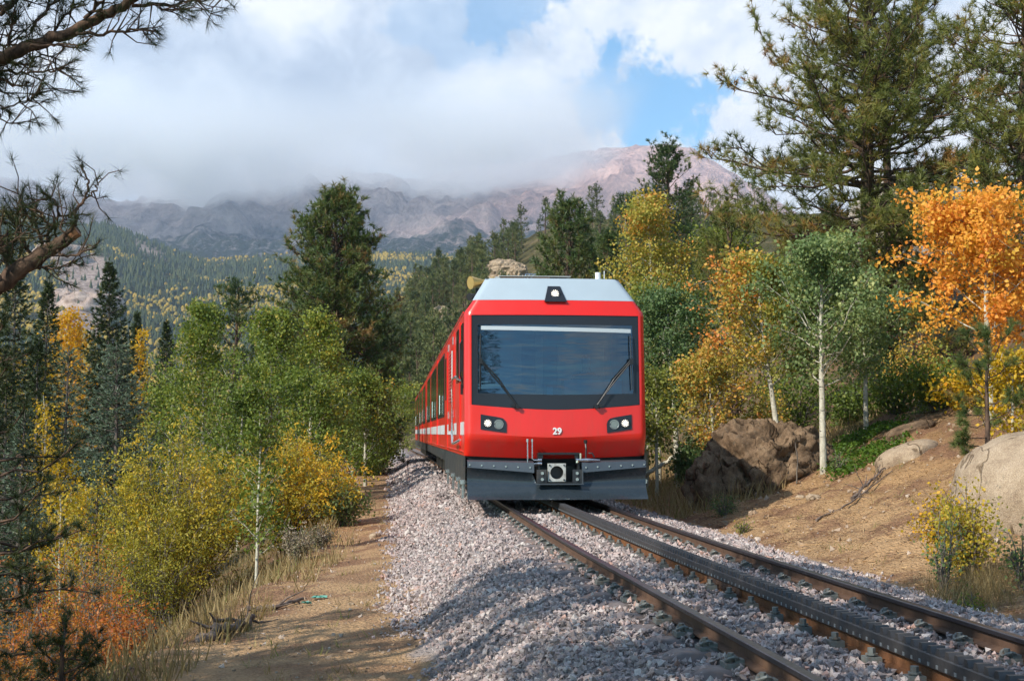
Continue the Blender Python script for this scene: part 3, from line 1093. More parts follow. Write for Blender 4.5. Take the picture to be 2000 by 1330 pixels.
for ci, (s0, s1) in enumerate(((0.0, CAR), (CAR + 0.75, CAR * 2 + 0.6))):
    lead = ci == 0
    body = part(car_shell(s0, s1, lead), 'car_body', [M_RED, M_ROOF], label='leading red car body' if lead else 'second red car body behind the leading one')
    # windows: dark panes set a little proud between slim posts, both sides
    w0 = 8.6 if lead else s0 + 1.0
    n = int((s1 - 0.7 - w0) / 1.52)
    for sg in (-1, 1):
        mb = MB()
        mb.box((sg * (HW + 0.004), (w0 + w0 + n * 1.52) / 2, 2.13), (0.012, n * 1.52 + 0.10, 1.36))
        fr = part(mb, 'window_band', M_BLACK, body)
        for k in range(n):
            mb = MB()
            mb.box((sg * (HW + 0.014), w0 + 0.76 + k * 1.52, 2.13), (0.012, 1.40, 1.26))
            part(mb, 'window_pane', M_SIDEGLASS, body)
            if k % 4 == 1:
                mb = MB()
                mb.tube([(sg * (HW + 0.05), w0 + k * 1.52, 1.52), (sg * (HW + 0.05), w0 + k * 1.52, 1.95)], 0.016, 6)
                part(mb, 'grab_rail', M_CHROME, body)
            if k % 4 == 3:
                mb = MB()
                mb.box((sg * (HW + 0.012), w0 + k * 1.52, 1.85), (0.03, 0.10, 2.1))
                part(mb, 'window_post', M_RED, body)
        # white stripe in lengths
        mb = MB()
        q = 0.30 if lead else s0 + 0.1
        for ln in ((0.6, 2.2, 2.3, 2.4, 2.6, 2.8, 3.0, 3.0, 3.0, 2.6) if lead else (2.9, 3.0, 3.0, 3.0, 3.0, 3.0, 3.0, 3.0)):
            if q + ln < s1:
                mb.box((sg * (HW + 0.005), q + ln / 2, 1.175), (0.008, ln - 0.10, 0.20))
            q += ln
        part(mb, 'white_stripe', M_STRIPE, body)
        # skirt
        mb = MB()
        if lead:
            V = [[(sg * (HW - 0.01), y, z) for z in (zb, 0.765)] for y, zb in ((0.16, 0.20), (1.2, 0.22), (3.5, 0.30), (8.4, 0.32))]
            mb.grid(V, flip=(sg > 0))
            V = [[(sg * (HW - 0.02), y, z) for z in (0.52, 0.765)] for y in (8.4, s1)]
            mb.grid(V, flip=(sg > 0))
            mb.box((sg * (HW - 0.03), 8.4, 0.5), (0.05, 0.05, 0.5))
        else:
            V = [[(sg * (HW - 0.01), y, z) for z in (0.50, 0.765)] for y in (s0, s1)]
            mb.grid(V, flip=(sg > 0))
        part(mb, 'skirt', M_DARK, body)
        # doors with dark windows
        for yd in ((7.4,) if lead else ()):
            mb = MB()
            mb.box((sg * (HW + 0.006), yd, 1.75), (0.02, 1.25, 1.96))
            d = part(mb, 'door', M_RED, body)
            mb = MB()
            mb.box((sg * (HW + 0.02), yd, 2.2), (0.012, 0.5, 0.85))
            part(mb, 'door_window', M_SIDEGLASS, d) if False else part(mb, 'door_window', M_SIDEGLASS, body)
    # underframe, bogies and wheels
    mb = MB()
    mb.box((0, (s0 + s1) / 2 + 0.6, 0.62), (2.3, s1 - s0 - 1.6, 0.30))
    for q in np.linspace(s0 + 9.2, s1 - 6.5, 5):
        mb.box((-0.85, q, 0.38), (0.7, 1.7, 0.4))
        mb.box((0.85, q, 0.38), (0.7, 1.7, 0.4))
    part(mb, 'underframe', M_BLACK)
    for yb in ((s0 + 3.4, s1 - 3.6)):
        mb = MB()
        for sg in (-1, 1):
            mb.box((sg * 0.98, yb, 0.46), (0.12, 2.9, 0.16))
        mb.box((0, yb, 0.5), (1.9, 0.5, 0.2))
        bg = part(mb, 'bogie', M_BLACK)
        for ax in (-0.95, 0.95):
            mb = MB()
            mb.tube([(-0.83, yb + ax, 0.36), (0.83, yb + ax, 0.36)], 0.07, 8)
            for sg in (-1, 1):
                mb.tube([(sg * 0.70, yb + ax, 0.36), (sg * 0.715, yb + ax, 0.36), (sg * 0.715, yb + ax, 0.36), (sg * 0.82, yb + ax, 0.36)], [0.38, 0.38, 0.352, 0.352], 24)
                mb.tube([(sg * 0.95, yb + ax, 0.36), (sg * 1.08, yb + ax, 0.36)], 0.11, 10)
            part(mb, 'wheelset', M_DARK, bg, smooth=False)
mb = MB()
mb.box((0, CAR + 0.37, 1.95), (2.3, 0.8, 2.5))
mb.box((0, CAR + 0.37, 0.55), (0.5, 0.9, 0.25))
part(mb, 'gangway_bellows', M_BLACK)

# left side details of the leading car
body = [o for o in train.children if o.name.startswith('car_body')][0]
for sg in (-1, 1):
    x = sg * HW
    mb = MB()
    mb.tube([(x + sg * .02, 1.05, 1.93), (x + sg * .09, 1.05, 1.97), (x + sg * .09, 1.25, 2.0), (x + sg * .09, 2.35, 2.0), (x + sg * .09, 2.6, 1.85), (x + sg * .09, 2.6, 1.1),
             (x + sg * .09, 2.3, 0.93), (x + sg * .09, 1.3, 0.95), (x + sg * .02, 1.1, 1.0)], 0.020, 7)
    part(mb, 'hand_rail', M_CHROME, body)
    mb = MB()
    mb.box((x + sg * .012, 1.85, 1.85), (0.025, 1.0, 2.05))
    part(mb, 'cab_door', M_RED, body)
    mb = MB()
    mb.box((x + sg * .03, 1.85, 2.35), (0.02, 0.62, 0.85))
    mb.box((x + sg * .008, 0.80, 2.30), (0.018, 0.55, 1.0))
    part(mb, 'cab_window', M_SIDEGLASS, body)
    mb = MB()
    mb.box((x + sg * .030, 0.60, 2.22), (0.05, 0.09, 0.34))
    mb.tube([(x, 0.64, 2.55), (x + sg * .05, 0.60, 2.48), (x + sg * .05, 0.60, 2.0), (x, 0.64, 1.85)], 0.014, 6)
    mb.box((x + sg * .02, 0.70, 1.78), (0.04, 0.05, 0.16))
    part(mb, 'wing_mirror', M_BLACK)
    mb = MB()
    mb.box((x + sg * .006, 4.9, 2.02), (0.014, 2.3, 1.75))
    fr = part(mb, 'equipment_door', M_RED, body)
    mb = MB()
    for zz in np.arange(1.70, 2.62, 0.062):
        mb.box((x + sg * .022, 4.75, zz), (0.022, 1.6, 0.030))
    part(mb, 'louvre_slats', pbr('louvre_red', (0.45, 0.05, 0.04), 0.45), body)
    mb = MB()
    for yy in (3.85, 5.95):
        for zz in (1.45, 2.75):
            mb.box((x + sg * .02, yy, zz), (0.03, 0.09, 0.14))
    mb.tube([(x + sg * .05, 3.5, 1.0), (x + sg * .05, 3.5, 2.55)], 0.014, 6)
    part(mb, 'door_fittings', M_CHROME, body)
    mb = MB()
    for yy in (0.55, 1.9, 4.0, 6.4):
        mb.box((x + sg * .015, yy, 0.36), (0.08, 0.34, 0.06))
        mb.box((x + sg * .005, yy, 0.24), (0.04, 0.05, 0.26))
    part(mb, 'step', M_CHROME, body)
mb = MB()
for z_ in (0.82, 2.96):
    mb.tube([(-HW - 0.006, 0.5, z_), (-HW - 0.006, 25.0, z_)], 0.014, 5)
part(mb, 'body_seam', M_RED, body)

# roof gear
t = np.linspace(0, 1, 8)
mb = MB()
hp = np.stack([-1.27 + 0.30 * t, 0.75 + 0.16 * t, 3.450 + 0.03 * t], 1)
mb.tube(hp, 0.030 + 0.078 * (1 - t) ** 1.5, 16, cap=False)
mb.tube(np.stack([hp[0], hp[1], hp[3]]), [0.103, 0.075, 0.03], 16)
mb.tube([hp[-1], (-0.9, 0.97, 3.53)], 0.05, 10)
part(mb, 'horn', M_BRASS, smooth=True)
mb = MB()
mb.tube([(-1.29, 0.70, 3.22), (-1.14, 0.85, 3.25)], [0.06, 0.03], 10)
mb.box((-1.15, 0.9, 3.28), (0.06, 0.06, 0.2))
part(mb, 'small_horn', M_BLACK)
mb = MB()
mb.box((-0.28, 2.8, 3.62), (0.82, 1.6, 0.15))
part(mb, 'roof_cover', M_COPPER)
mb = MB()
mb.box((0.30, 2.8, 3.61), (0.30, 1.5, 0.13))
mb.box((-0.74, 2.8, 3.62), (0.08, 1.6, 0.16))
mb.box((-0.13, 2.8, 3.705), (1.2, 1.7, 0.012))
part(mb, 'roof_frame', pbr('roof_frame_alloy', (0.5, 0.5, 0.47), 0.5, 0.5))
mb = MB()
for dx in (-0.05, 0.0, 0.05):
    mb.tube([(-0.22 + dx, 2.0, 3.56), (-0.25 + dx, 1.97, 3.67), (-0.21 + dx * 1.4, 2.0, 3.74), (-0.16 + dx, 2.05, 3.75)], 0.011, 5)
part(mb, 'roof_cable', M_CHROME)
mb = MB()
mb.box((0.83, 1.6, 3.545), (0.50, 0.7, 0.025))
mb.box((0.83, 1.6, 3.52), (0.44, 0.6, 0.03), 0.5, 1)
ab = part(mb, 'antenna_base', [M_GREYP, M_BLACK])
mb = MB()
mb.tube([(0.86, 1.5, 3.55), (0.86, 1.5, 3.72)], 0.045, 10)
mb.tube([(0.98, 1.6, 3.55), (0.98, 1.6, 3.76)], 0.007, 5)
part(mb, 'antenna', M_WHITE, ab)


def build_driver():
    """seated driver seen dimly through the windscreen"""
    joints = [((0, 0, 0), .15), ((0, 0, .25), .17), ((0, -.02, .45), .16), ((0, -.03, .56), .065), ((0, -.05, .66), .085), ((0, -.06, .76), .095), ((0, -.055, .84), .07),
              ((-.19, -.02, .47), .075), ((-.27, -.12, .28), .055), ((-.20, -.36, .22), .042), ((-.17, -.44, .23), .04),
              ((.19, -.02, .47), .075), ((.27, -.12, .28), .055), ((.20, -.36, .22), .042), ((.17, -.44, .23), .04)]
    ed = [(0, 1), (1, 2), (2, 3), (3, 4), (4, 5), (5, 6), (2, 7), (7, 8), (8, 9), (9, 10), (2, 11), (11, 12), (12, 13), (13, 14)]
    me = bpy.data.meshes.new('person')
    me.from_pydata([j[0] for j in joints], ed, [])
    o = bpy.data.objects.new('person', me)
    col.objects.link(o)
    md = o.modifiers.new('skin', 'SKIN')
    for v, j in zip(me.skin_vertices[0].data, joints):
        v.radius = (j[1], j[1] * 0.8)
    me.skin_vertices[0].data[0].use_root = True
    o.modifiers.new('sub', 'SUBSURF').levels = 1
    o.modifiers['sub'].render_levels = 1
    m, w = material('driver_clothes')
    z = w.n('ShaderNodeSeparateXYZ', {0: w.n('ShaderNodeTexCoord').outputs['Object']}).outputs[2]
    c = w.ramp(w.lin(z, 0.0, 1.0), [(0.0, (0.03, 0.05, 0.09)), (0.55, (0.03, 0.05, 0.09)), (0.57, (0.50, 0.28, 0.20)), (0.78, (0.50, 0.28, 0.20)), (0.80, (0.05, 0.04, 0.035))])
    finish(w, w.n('ShaderNodeBsdfPrincipled', {'Base Color': c, 'Roughness': 0.8}).outputs[0])
    me.materials.append(m)
    o.location = train.matrix_basis @ Vector((0.62, 1.25, 1.52))
    o.rotation_euler = train.rotation_euler
    tag(o, 'driver seated behind the large windscreen of the red train', 'person')


bpy.context.view_layer.update()
build_driver()
# ------------------------------------------------------------------ vegetation builders
def unit(v):
    return v / (np.linalg.norm(v, axis=-1, keepdims=True) + 1e-9)


def add_leaves(mb, P, size, tint, rng, aspect=0.8, up=0.0, mi=0):
    n = len(P)
    nrm = rng.randn(n, 3)
    nrm[:, 2] += up
    nrm = unit(nrm)
    u = unit(np.cross(nrm, rng.randn(n, 3)))
    w = np.cross(nrm, u)
    s = (size * (0.65 + 0.7 * rng.rand(n)))[:, None] * 0.5
    V = np.stack([P + u * s, P + w * s * aspect + u * s * 0.15, P - u * s, P - w * s * aspect + u * s * 0.15], 1)
    mb.add(V.reshape(-1, 3), np.arange(4 * n).reshape(-1, 4), np.repeat(np.clip(tint, 0, 1), 4), mi)


def add_needles(mb, P, D, K, L, w, tint, rng, spread=0.75, mi=0):
    n = len(P)
    P = np.repeat(P, K, 0)
    D = np.repeat(D, K, 0)
    t = np.repeat(tint, K) + 0.10 * rng.randn(n * K)
    d = unit(D + spread * rng.randn(n * K, 3))
    l = (L * (0.65 + 0.5 * rng.rand(n * K)))[:, None]
    b = P - unit(D) * l * 0.35 * rng.rand(n * K, 1)
    sd = unit(np.cross(d, rng.randn(n * K, 3))) * w * 0.5
    V = np.stack([b - sd, b + sd, b + d * l], 1)
    mb.add(V.reshape(-1, 3), np.arange(3 * n * K).reshape(-1, 3), np.repeat(np.clip(t, 0, 1), 3), mi)


def trunk_path(rng, H, lean, n=12, wob=0.02):
    t = np.linspace(0, 1, n)
    w = np.cumsum(rng.randn(n, 2) * wob * H / n ** 0.5, 0)
    w -= w[0]
    return np.stack([lean[0] * t * H + w[:, 0] * t, lean[1] * t * H + w[:, 1] * t, t * H], 1)


def along(path, t):
    t = np.asarray(t, float) * (len(path) - 1)
    i = np.clip(t.astype(int), 0, len(path) - 2)
    f = (t - i)[..., None]
    return path[i] * (1 - f) + path[i + 1] * f


def limb_path(rng, p0, az, el, L, n=6, curve=0.0, jit=0.05):
    f = np.linspace(0, 1, n)
    d = np.array([cos(az) * cos(el), sin(az) * cos(el), sin(el)])
    P = p0 + d * (f * L)[:, None]
    P[:, 2] += curve * L * f ** 2
    P[1:] += np.cumsum(rng.randn(n - 1, 3) * jit * L / n, 0)
    return P


def aspen_meshes(seed, H, cr, cb=0.3, leaves=3000, size=0.07, lean=(0, 0), tr=0.06, tint=0.4, tvar=0.16, tfun=None, el=(30, 60), prof=None, nl=None, sag=0.0, spread=0.13, aspect=0.8):
    """deciduous tree: (wood mesh data, leaf mesh data), root at the origin"""
    rng = RS(seed)
    wood, leaf = MB(), MB()
    tp = trunk_path(rng, H, lean)
    tt = np.linspace(0, 1, len(tp))
    tt0 = tp.copy()
    wood.tube(tp, tr * (1 - tt) ** 0.8 + 0.006, 8, tint=np.clip(0.5 + 0.3 * rng.randn(len(tp)), 0, 1))
    nl = nl or int(16 + 5 * H)
    C, W = [], []
    for k in range(nl):
        t = cb + (0.98 - cb) * (k + rng.rand()) / nl
        q = (t - cb) / (1 - cb)
        r = np.interp(q, *(prof or ([0, 0.15, 0.35, 0.6, 0.85, 1.0], [0.45, 0.85, 1.0, 0.82, 0.45, 0.12]))) * cr
        az = k * 2.39996 + 0.7 * rng.randn()
        e = R(rng.uniform(*el))
        L = r * rng.uniform(0.65, 1.12) / max(0.35, cos(e))
        L = min(L, r * 1.5)
        room = H * rng.uniform(0.90, 1.0) - t * H
        if L * sin(e) > room:
            e = math.asin(max(-0.2, min(0.95, room / L)))
        P = limb_path(rng, along(tp, t), az, e, L, 6, -sag, 0.22)
        wood.tube(P, np.linspace(tr * 0.30 * (1.05 - q * 0.6), 0.003, 6), 3, cap=False)
        for f in np.linspace(0.30, 1.0, 6):
            p = along(P, f)
            C.append(p)
            W.append(0.5 + f)
            for _ in range(2):
                d = unit(rng.randn(3) + np.array([cos(az), sin(az), 0.5]) * 0.8) * (0.20 * L + 0.06) * rng.uniform(0.4, 1.2)
                C.append(p + d)
                W.append(1.0)
                if rng.rand() < 0.35:
                    wood.tube([p, p + d], [0.005, 0.002], 3, cap=False)
    C, W = np.array(C), np.array(W) * rng.rand(len(C)) ** 1.7
    cnt = np.maximum(0, (W / W.sum() * leaves + rng.rand(len(C)))).astype(int)
    ci = np.repeat(np.arange(len(C)), cnt)
    P = C[ci] + rng.randn(len(ci), 3) * spread * np.array([1, 1, 0.85])
    ct = tint + tvar * rng.randn(len(C))
    if tfun is not None:
        ct = ct + tfun(C)
    add_leaves(leaf, P, size, ct[ci] + 0.09 * rng.randn(len(ci)), rng, aspect)
    return wood, leaf


def pine_meshes(seed, H, prof, cb=0.15, nl=70, L=0.16, K=22, w=0.012, tr=0.18, tint=0.45, tvar=0.17, el=(-8, 50), curve=0.22, twig=0.34, lean=(0, 0), tws=0.22, spread=0.75, taper=0.8, tmax=0.985, inner=0.3, lw=0.013, lv=(0.55, 1.10)):
    """pine: limbs that fork into upswept side shoots, each ending in rounded tufts of needles"""
    rng = RS(seed)
    wood, nd = MB(), MB()
    tp = trunk_path(rng, H, lean, 14, 0.012)
    tt = np.linspace(0, 1, len(tp))
    wood.tube(tp, tr * (1 - tt) ** taper + 0.012, 9, tint=np.clip(0.5 + 0.3 * rng.randn(len(tp)), 0, 1))
    P_, D_, T_ = [], [], []
    pt, pr = zip(*prof)
    sp = L * 0.85
    for k in range(nl):
        t = cb + (tmax - cb) * (k + rng.rand()) / nl
        r = float(np.interp(t, pt, pr))
        az = k * 2.39996 + 0.9 * rng.randn()
        q = (t - cb) / (1 - cb)
        e = R(el[0] + (el[1] - el[0]) * q ** 1.5 + 10 * rng.randn())
        Lb = r * rng.uniform(*lv) / max(0.6, cos(e))
        LP = limb_path(rng, along(tp, t), az, e, Lb, 6, curve * rng.uniform(0.2, 1.4), 0.30)
        r0 = max(0.008, min(tr * 0.28, lw * Lb + 0.008))
        wood.tube(LP, np.linspace(r0, 0.005, 6), 4, cap=False)
        ct = tint + tvar * rng.randn()
        nt = max(4, int(Lb * (1 - inner) / tws))
        for j in range(nt):
            f = inner + (1 - inner) * ((j + rng.rand()) / nt) ** 0.8
            p = along(LP, min(f, 0.999))
            dl = unit(along(LP, min(1, f + 0.08)) - along(LP, max(0, f - 0.08)))
            sgn = 1 if j % 2 else -1
            sd = unit(np.cross(dl, [0, 0, 1.0])) * sgn
            d = unit(dl * rng.uniform(0.5, 1.1) + sd * rng.uniform(0.3, 1.0) + np.array([0, 0, rng.uniform(-0.2, 0.8)]))
            l = twig * rng.uniform(0.5, 1.2) * (0.45 + 0.75 * (1 - f)) * min(1.0, 0.45 + Lb / 2.5)
            d2 = unit(d + np.array([0, 0, 0.5]) + 0.25 * rng.randn(3))
            mid = p + d * l * 0.55
            pe = mid + d2 * l * 0.5
            wood.tube([p, pe], [r0 * 0.35 + 0.003, 0.004], 3, cap=False)
            tj = ct + 0.10 * rng.randn()
            n = 1 + int(l * 0.75 / sp)
            for g in range(n):
                fr = 1 - g * sp / max(l, 1e-3)
                c = mid + (pe - mid) * (fr * 2 - 1) if fr > 0.5 else p + (mid - p) * (fr * 2)
                P_.append(c + rng.randn(3) * 0.12 * L)
                D_.append(unit(d2 + np.array([0, 0, 0.4])))
                T_.append(tj + 0.08 * rng.randn())
                if rng.rand() < 0.7:
                    o = unit(rng.randn(3) + d2 * 0.7 + np.array([0, 0, 0.5]))
                    P_.append(c + o * L * rng.uniform(0.6, 1.3))
                    D_.append(o)
                    T_.append(tj + 0.10 * rng.randn())
                    wood.add([c, c + [0, 0, .008], c + o * L], [[0, 1, 2]])
        P_.append(LP[-1])
        D_.append(unit(LP[-1] - LP[-2]))
        T_.append(ct + 0.1)
    for g in range(4):
        P_.append(tp[-1] - [0, 0, g * L * .7])
        D_.append(np.array([0, 0, 1.0]))
        T_.append(tint + 0.1)
    add_needles(nd, np.array(P_), np.array(D_), K, L, w, np.array(T_), rng, spread)
    return wood, nd


def spruce_meshes(seed, H, rad, cb=0.03, step=0.26, per=10, tr=0.12, tint=0.4, tvar=0.12, L=0.10, K=9, w=0.022, droop=-14, power=0.85, dense=0.15, gaps=0.0):
    """fir or spruce: tiers of drooping flat sprays"""
    rng = RS(seed)
    wood, nd = MB(), MB()
    tp = trunk_path(rng, H, (0, 0), 10, 0.004)
    tt = np.linspace(0, 1, 10)
    wood.tube(tp, tr * (1 - tt) + 0.01, 7)
    P_, D_, T_ = [], [], []
    z = cb * H
    while z < H * 0.985:
        q = z / H
        r = rad * (1 - q) ** power * (1.0 if q > 0.08 else 0.85) + 0.05
        npz = max(5, int(per * (0.5 + 0.6 * (1 - q))))
        a0 = rng.rand() * 6.28
        for k in range(npz):
            if rng.rand() < gaps:
                continue
            az = a0 + k / npz * 2 * PI + 0.22 * rng.randn()
            Lb = r * rng.uniform(0.70, 1.14)
            e = R(droop + 45 * q ** 1.5 + 6 * rng.randn())
            p0 = along(tp, q) + np.array([0, 0, rng.uniform(-0.5, 0.5) * step])
            f = np.linspace(0, 1, 5)
            d = np.array([cos(az) * cos(e), sin(az) * cos(e), sin(e)])
            LP = p0 + d * (f * Lb)[:, None]
            LP[:, 2] += 0.16 * Lb * f ** 2.5
            wood.tube(LP[[0, 2, 4]], [0.012, 0.008, 0.004], 3, cap=False)
            ct = tint + tvar * rng.randn()
            nt = max(3, int(Lb / dense))
            fs = 0.16 + 0.84 * (np.arange(nt) + rng.rand(nt)) / nt
            side = np.array([-sin(az), cos(az), 0])
            for j, ff in enumerate(fs):
                sg = 1 if j % 2 else -1
                l = min(0.42, 0.34 * Lb) * (1.15 - ff) * rng.uniform(0.6, 1.2)
                dd = unit(d * 0.8 + side * sg * 0.75 + np.array([0, 0, rng.uniform(-0.35, 0.1)]))
                p = along(LP, min(ff, 0.999))
                m = 1 + int(l / (L * 0.9))
                for g in range(m):
                    P_.append(p + dd * l * (g + 1) / m)
                    D_.append(dd)
                    T_.append(ct + 0.10 * rng.randn() + 0.12 * ff)
            P_.append(LP[-1])
            D_.append(d)
            T_.append(ct + 0.16)
        z += step * (0.55 + 0.65 * (1 - q))
    P_.append(tp[-1])
    D_.append(np.array([0, 0, 1.0]))
    T_.append(tint)
    add_needles(nd, np.array(P_), np.array(D_), K, L, w, np.array(T_), rng, 0.48)
    return wood, nd


def bush_meshes(seed, H, rx, ry, stems=26, leaves=2500, size=0.05, tint=0.45, tvar=0.14, aspect=0.45, spread=0.09, low=0.25, twigs=6, tfun=None, sr=0.012, arch=0.35):
    rng = RS(seed)
    wood, leaf = MB(), MB()
    C = []
    for k in range(stems):
        az = k * 2.39996 + 0.4 * rng.randn()
        u = sqrt((k + 0.5) / stems)
        end = np.array([cos(az) * rx * u, sin(az) * ry * u, H * (1 - 0.55 * u ** 2) * rng.uniform(0.78, 1.08)])
        b = np.array([cos(az) * rx * 0.10, sin(az) * ry * 0.10, 0]) * rng.rand()
        f = np.linspace(0, 1, 7)[:, None]
        P = b + (end - b) * f
        P[:, 2] += arch * H * 0.5 * (np.sin(f[:, 0] * PI)) * u
        P[1:] += np.cumsum(rng.randn(6, 3) * 0.03 * H, 0) * 0.6
        wood.tube(P, np.linspace(sr, 0.003, 7), 4, cap=False)
        for ff in np.linspace(low, 1.0, twigs):
            p = along(P, min(ff, 0.999))
            for _ in range(3):
                d = unit(rng.randn(3) + np.array([cos(az), sin(az), 0.6]) * 0.7) * (0.10 * H + 0.05) * rng.uniform(0.3, 1.4)
                C.append(p + d)
                if rng.rand() < 0.5:
                    wood.tube([p, p + d], [0.004, 0.002], 3, cap=False)
    C = np.array(C)
    W = rng.rand(len(C)) ** 1.1
    cnt = (W / W.sum() * leaves + rng.rand(len(C))).astype(int)
    ci = np.repeat(np.arange(len(C)), cnt)
    P = C[ci] + rng.randn(len(ci), 3) * spread
    ct = tint + tvar * rng.randn(len(C))
    if tfun is not None:
        ct = ct + tfun(C)
    add_leaves(leaf, P, size, ct[ci] + 0.08 * rng.randn(len(ci)), rng, aspect)
    return wood, leaf


# ------------------------------------------------------------------ plant materials
def bark(name, a, b, scale=(9, 9, 2.0), rough=0.9, marks=None):
    m, w = material(name)
    pos = w.n('ShaderNodeTexCoord').outputs['Object']
    nz = w.noise(w.vm('MULTIPLY', pos, scale), 2.0, 6.0, 0.65)
    c = w.mix(w.ss(nz, 0.35, 0.65), a, b)
    if marks:
        mk = w.ss(w.noise(w.vm('MULTIPLY', pos, (3, 3, 14)), 1.6, 4.0, 0.6), 0.60, 0.68)
        c = w.mix(mk, c, marks)
    bp = w.n('ShaderNodeBump', {'Height': nz, 'Strength': 0.6, 'Distance': 0.03})
    finish(w, w.n('ShaderNodeBsdfPrincipled', {'Base Color': c, 'Roughness': rough, 'Specular IOR Level': 0.2, 'Normal': bp.outputs[0]}).outputs[0])
    return m


B_ASPEN = bark('aspen_bark', (0.36, 0.33, 0.25), (0.58, 0.55, 0.45), (7, 7, 3), 0.8, (0.05, 0.045, 0.04))
B_PINE = bark('pine_bark', (0.045, 0.032, 0.025), (0.15, 0.095, 0.065))
B_SPRUCE = bark('spruce_bark', (0.06, 0.05, 0.042), (0.16, 0.13, 0.11))
B_SHRUB = bark('shrub_bark', (0.09, 0.075, 0.06), (0.22, 0.19, 0.16))
B_DEAD = bark('dead_wood', (0.07, 0.05, 0.04), (0.22, 0.17, 0.14), (4, 4, 4))
F_ASPEN = foliage('aspen_leaf_green', [(0.0, (0.060, 0.100, 0.020)), (0.35, (0.125, 0.175, 0.030)), (0.6, (0.20, 0.245, 0.042)), (0.85, (0.31, 0.29, 0.042)), (1.0, (0.44, 0.29, 0.035))])
F_BLUEG = foliage('aspen_leaf_bluish', [(0.0, (0.052, 0.098, 0.039)), (0.4, (0.117, 0.182, 0.068)), (0.75, (0.227, 0.293, 0.111)), (1.0, (0.390, 0.416, 0.156))])
F_TURN = foliage('aspen_leaf_turning', [(0.0, (0.11, 0.15, 0.04)), (0.3, (0.25, 0.27, 0.055)), (0.55, (0.43, 0.35, 0.065)), (0.78, (0.60, 0.32, 0.07)), (1.0, (0.62, 0.22, 0.05))])
F_GOLD = foliage('aspen_leaf_gold', [(0.0, (0.30, 0.25, 0.02)), (0.35, (0.50, 0.33, 0.018)), (0.7, (0.68, 0.36, 0.02)), (1.0, (0.70, 0.27, 0.02))])
F_ORANGE = foliage('aspen_leaf_orange', [(0.0, (0.60, 0.38, 0.05)), (0.25, (0.76, 0.40, 0.06)), (0.6, (0.80, 0.33, 0.055)), (0.85, (0.76, 0.25, 0.045)), (1.0, (0.66, 0.17, 0.035))])
F_WILLOW = foliage('willow_leaf', [(0.0, (0.130, 0.143, 0.029)), (0.4, (0.273, 0.260, 0.039)), (0.7, (0.442, 0.351, 0.039)), (1.0, (0.676, 0.403, 0.033))])
F_RED = foliage('shrub_leaf_russet', [(0.0, (0.30, 0.17, 0.03)), (0.3, (0.48, 0.20, 0.028)), (0.6, (0.42, 0.13, 0.03)), (0.85, (0.36, 0.085, 0.032)), (1.0, (0.50, 0.22, 0.03))])
F_PINE = foliage('pine_needle', [(0.0, (0.030, 0.055, 0.021)), (0.4, (0.067, 0.106, 0.030)), (0.75, (0.121, 0.149, 0.039)), (0.93, (0.172, 0.144, 0.040)), (1.0, (0.218, 0.127, 0.046))], 0.18, 0.45)
F_PONDER = foliage('ponderosa_needle', [(0.0, (0.056, 0.075, 0.022)), (0.4, (0.125, 0.147, 0.035)), (0.75, (0.206, 0.206, 0.048)), (0.92, (0.275, 0.200, 0.050)), (1.0, (0.312, 0.163, 0.050))], 0.2, 0.45)
F_SPRUCE = foliage('spruce_needle', [(0.0, (0.020, 0.034, 0.012)), (0.5, (0.042, 0.062, 0.022)), (1.0, (0.090, 0.110, 0.040))], 0.12, 0.5)
F_BLUES = foliage('blue_spruce_needle', [(0.0, (0.055, 0.085, 0.050)), (0.5, (0.120, 0.165, 0.105)), (1.0, (0.21, 0.26, 0.18))], 0.12, 0.5)
F_GRASS = foliage('dry_grass', [(0.0, (0.16, 0.11, 0.05)), (0.45, (0.30, 0.22, 0.10)), (0.8, (0.40, 0.31, 0.16)), (1.0, (0.18, 0.20, 0.05))], 0.25, 0.7)
F_BUFF = foliage('seed_head', [(0.0, (0.13, 0.15, 0.06)), (0.4, (0.30, 0.25, 0.17)), (1.0, (0.46, 0.36, 0.28))], 0.25, 0.8)


def plant(name, loc, meshes, mats, label, cat, group=None, rz=0.0, crown='crown', stem='trunk'):
    r = empty(name, loc, label, cat, group, rz)
    wood, leaf = meshes
    wood.obj(stem, mats[0], r, smooth=True, local=True)
    o = leaf.obj(crown, mats[1], r, smooth=False, local=True)
    return r


def copy_plant(src, loc, rz, label, group, sc=1.0):
    r = src.copy()
    col.objects.link(r)
    r.location = loc
    r.rotation_euler = (0, 0, rz)
    r.scale = (sc, sc, sc) if np.isscalar(sc) else sc
    r['label'] = label
    if group:
        r['group'] = group
    for ch in src.children:
        c = ch.copy()
        col.objects.link(c)
        c.parent = r
    return r
# ------------------------------------------------------------------ plants by the line, far ones first
def hgt(px, Y, ytop):
    return zat(ytop, Y) - gz(xat(px, Y), Y)


def aspen(px, Y, ytop, cr, label, mat=None, cat='tree', name='aspen_tree', group=None, bark_=None, **k):
    H = hgt(px, Y, ytop)
    return plant(name, base(px, Y), aspen_meshes(H=H, cr=cr, **k), (bark_ or B_ASPEN, mat or F_ASPEN), label, cat, group)


def pine(px, Y, ytop, prof, label, mat=None, group=None, **k):
    H = hgt(px, Y, ytop)
    return plant('pine_tree', base(px, Y), pine_meshes(H=H, prof=prof, **k), (B_PINE, mat or F_PINE), label, 'tree', group)


def spruce(px, Y, ytop, rad, label, mat=None, group=None, **k):
    H = hgt(px, Y, ytop)
    return plant('spruce_tree', base(px, Y), spruce_meshes(H=H, rad=rad, **k), (B_SPRUCE, mat or F_SPRUCE), label, 'tree', group)


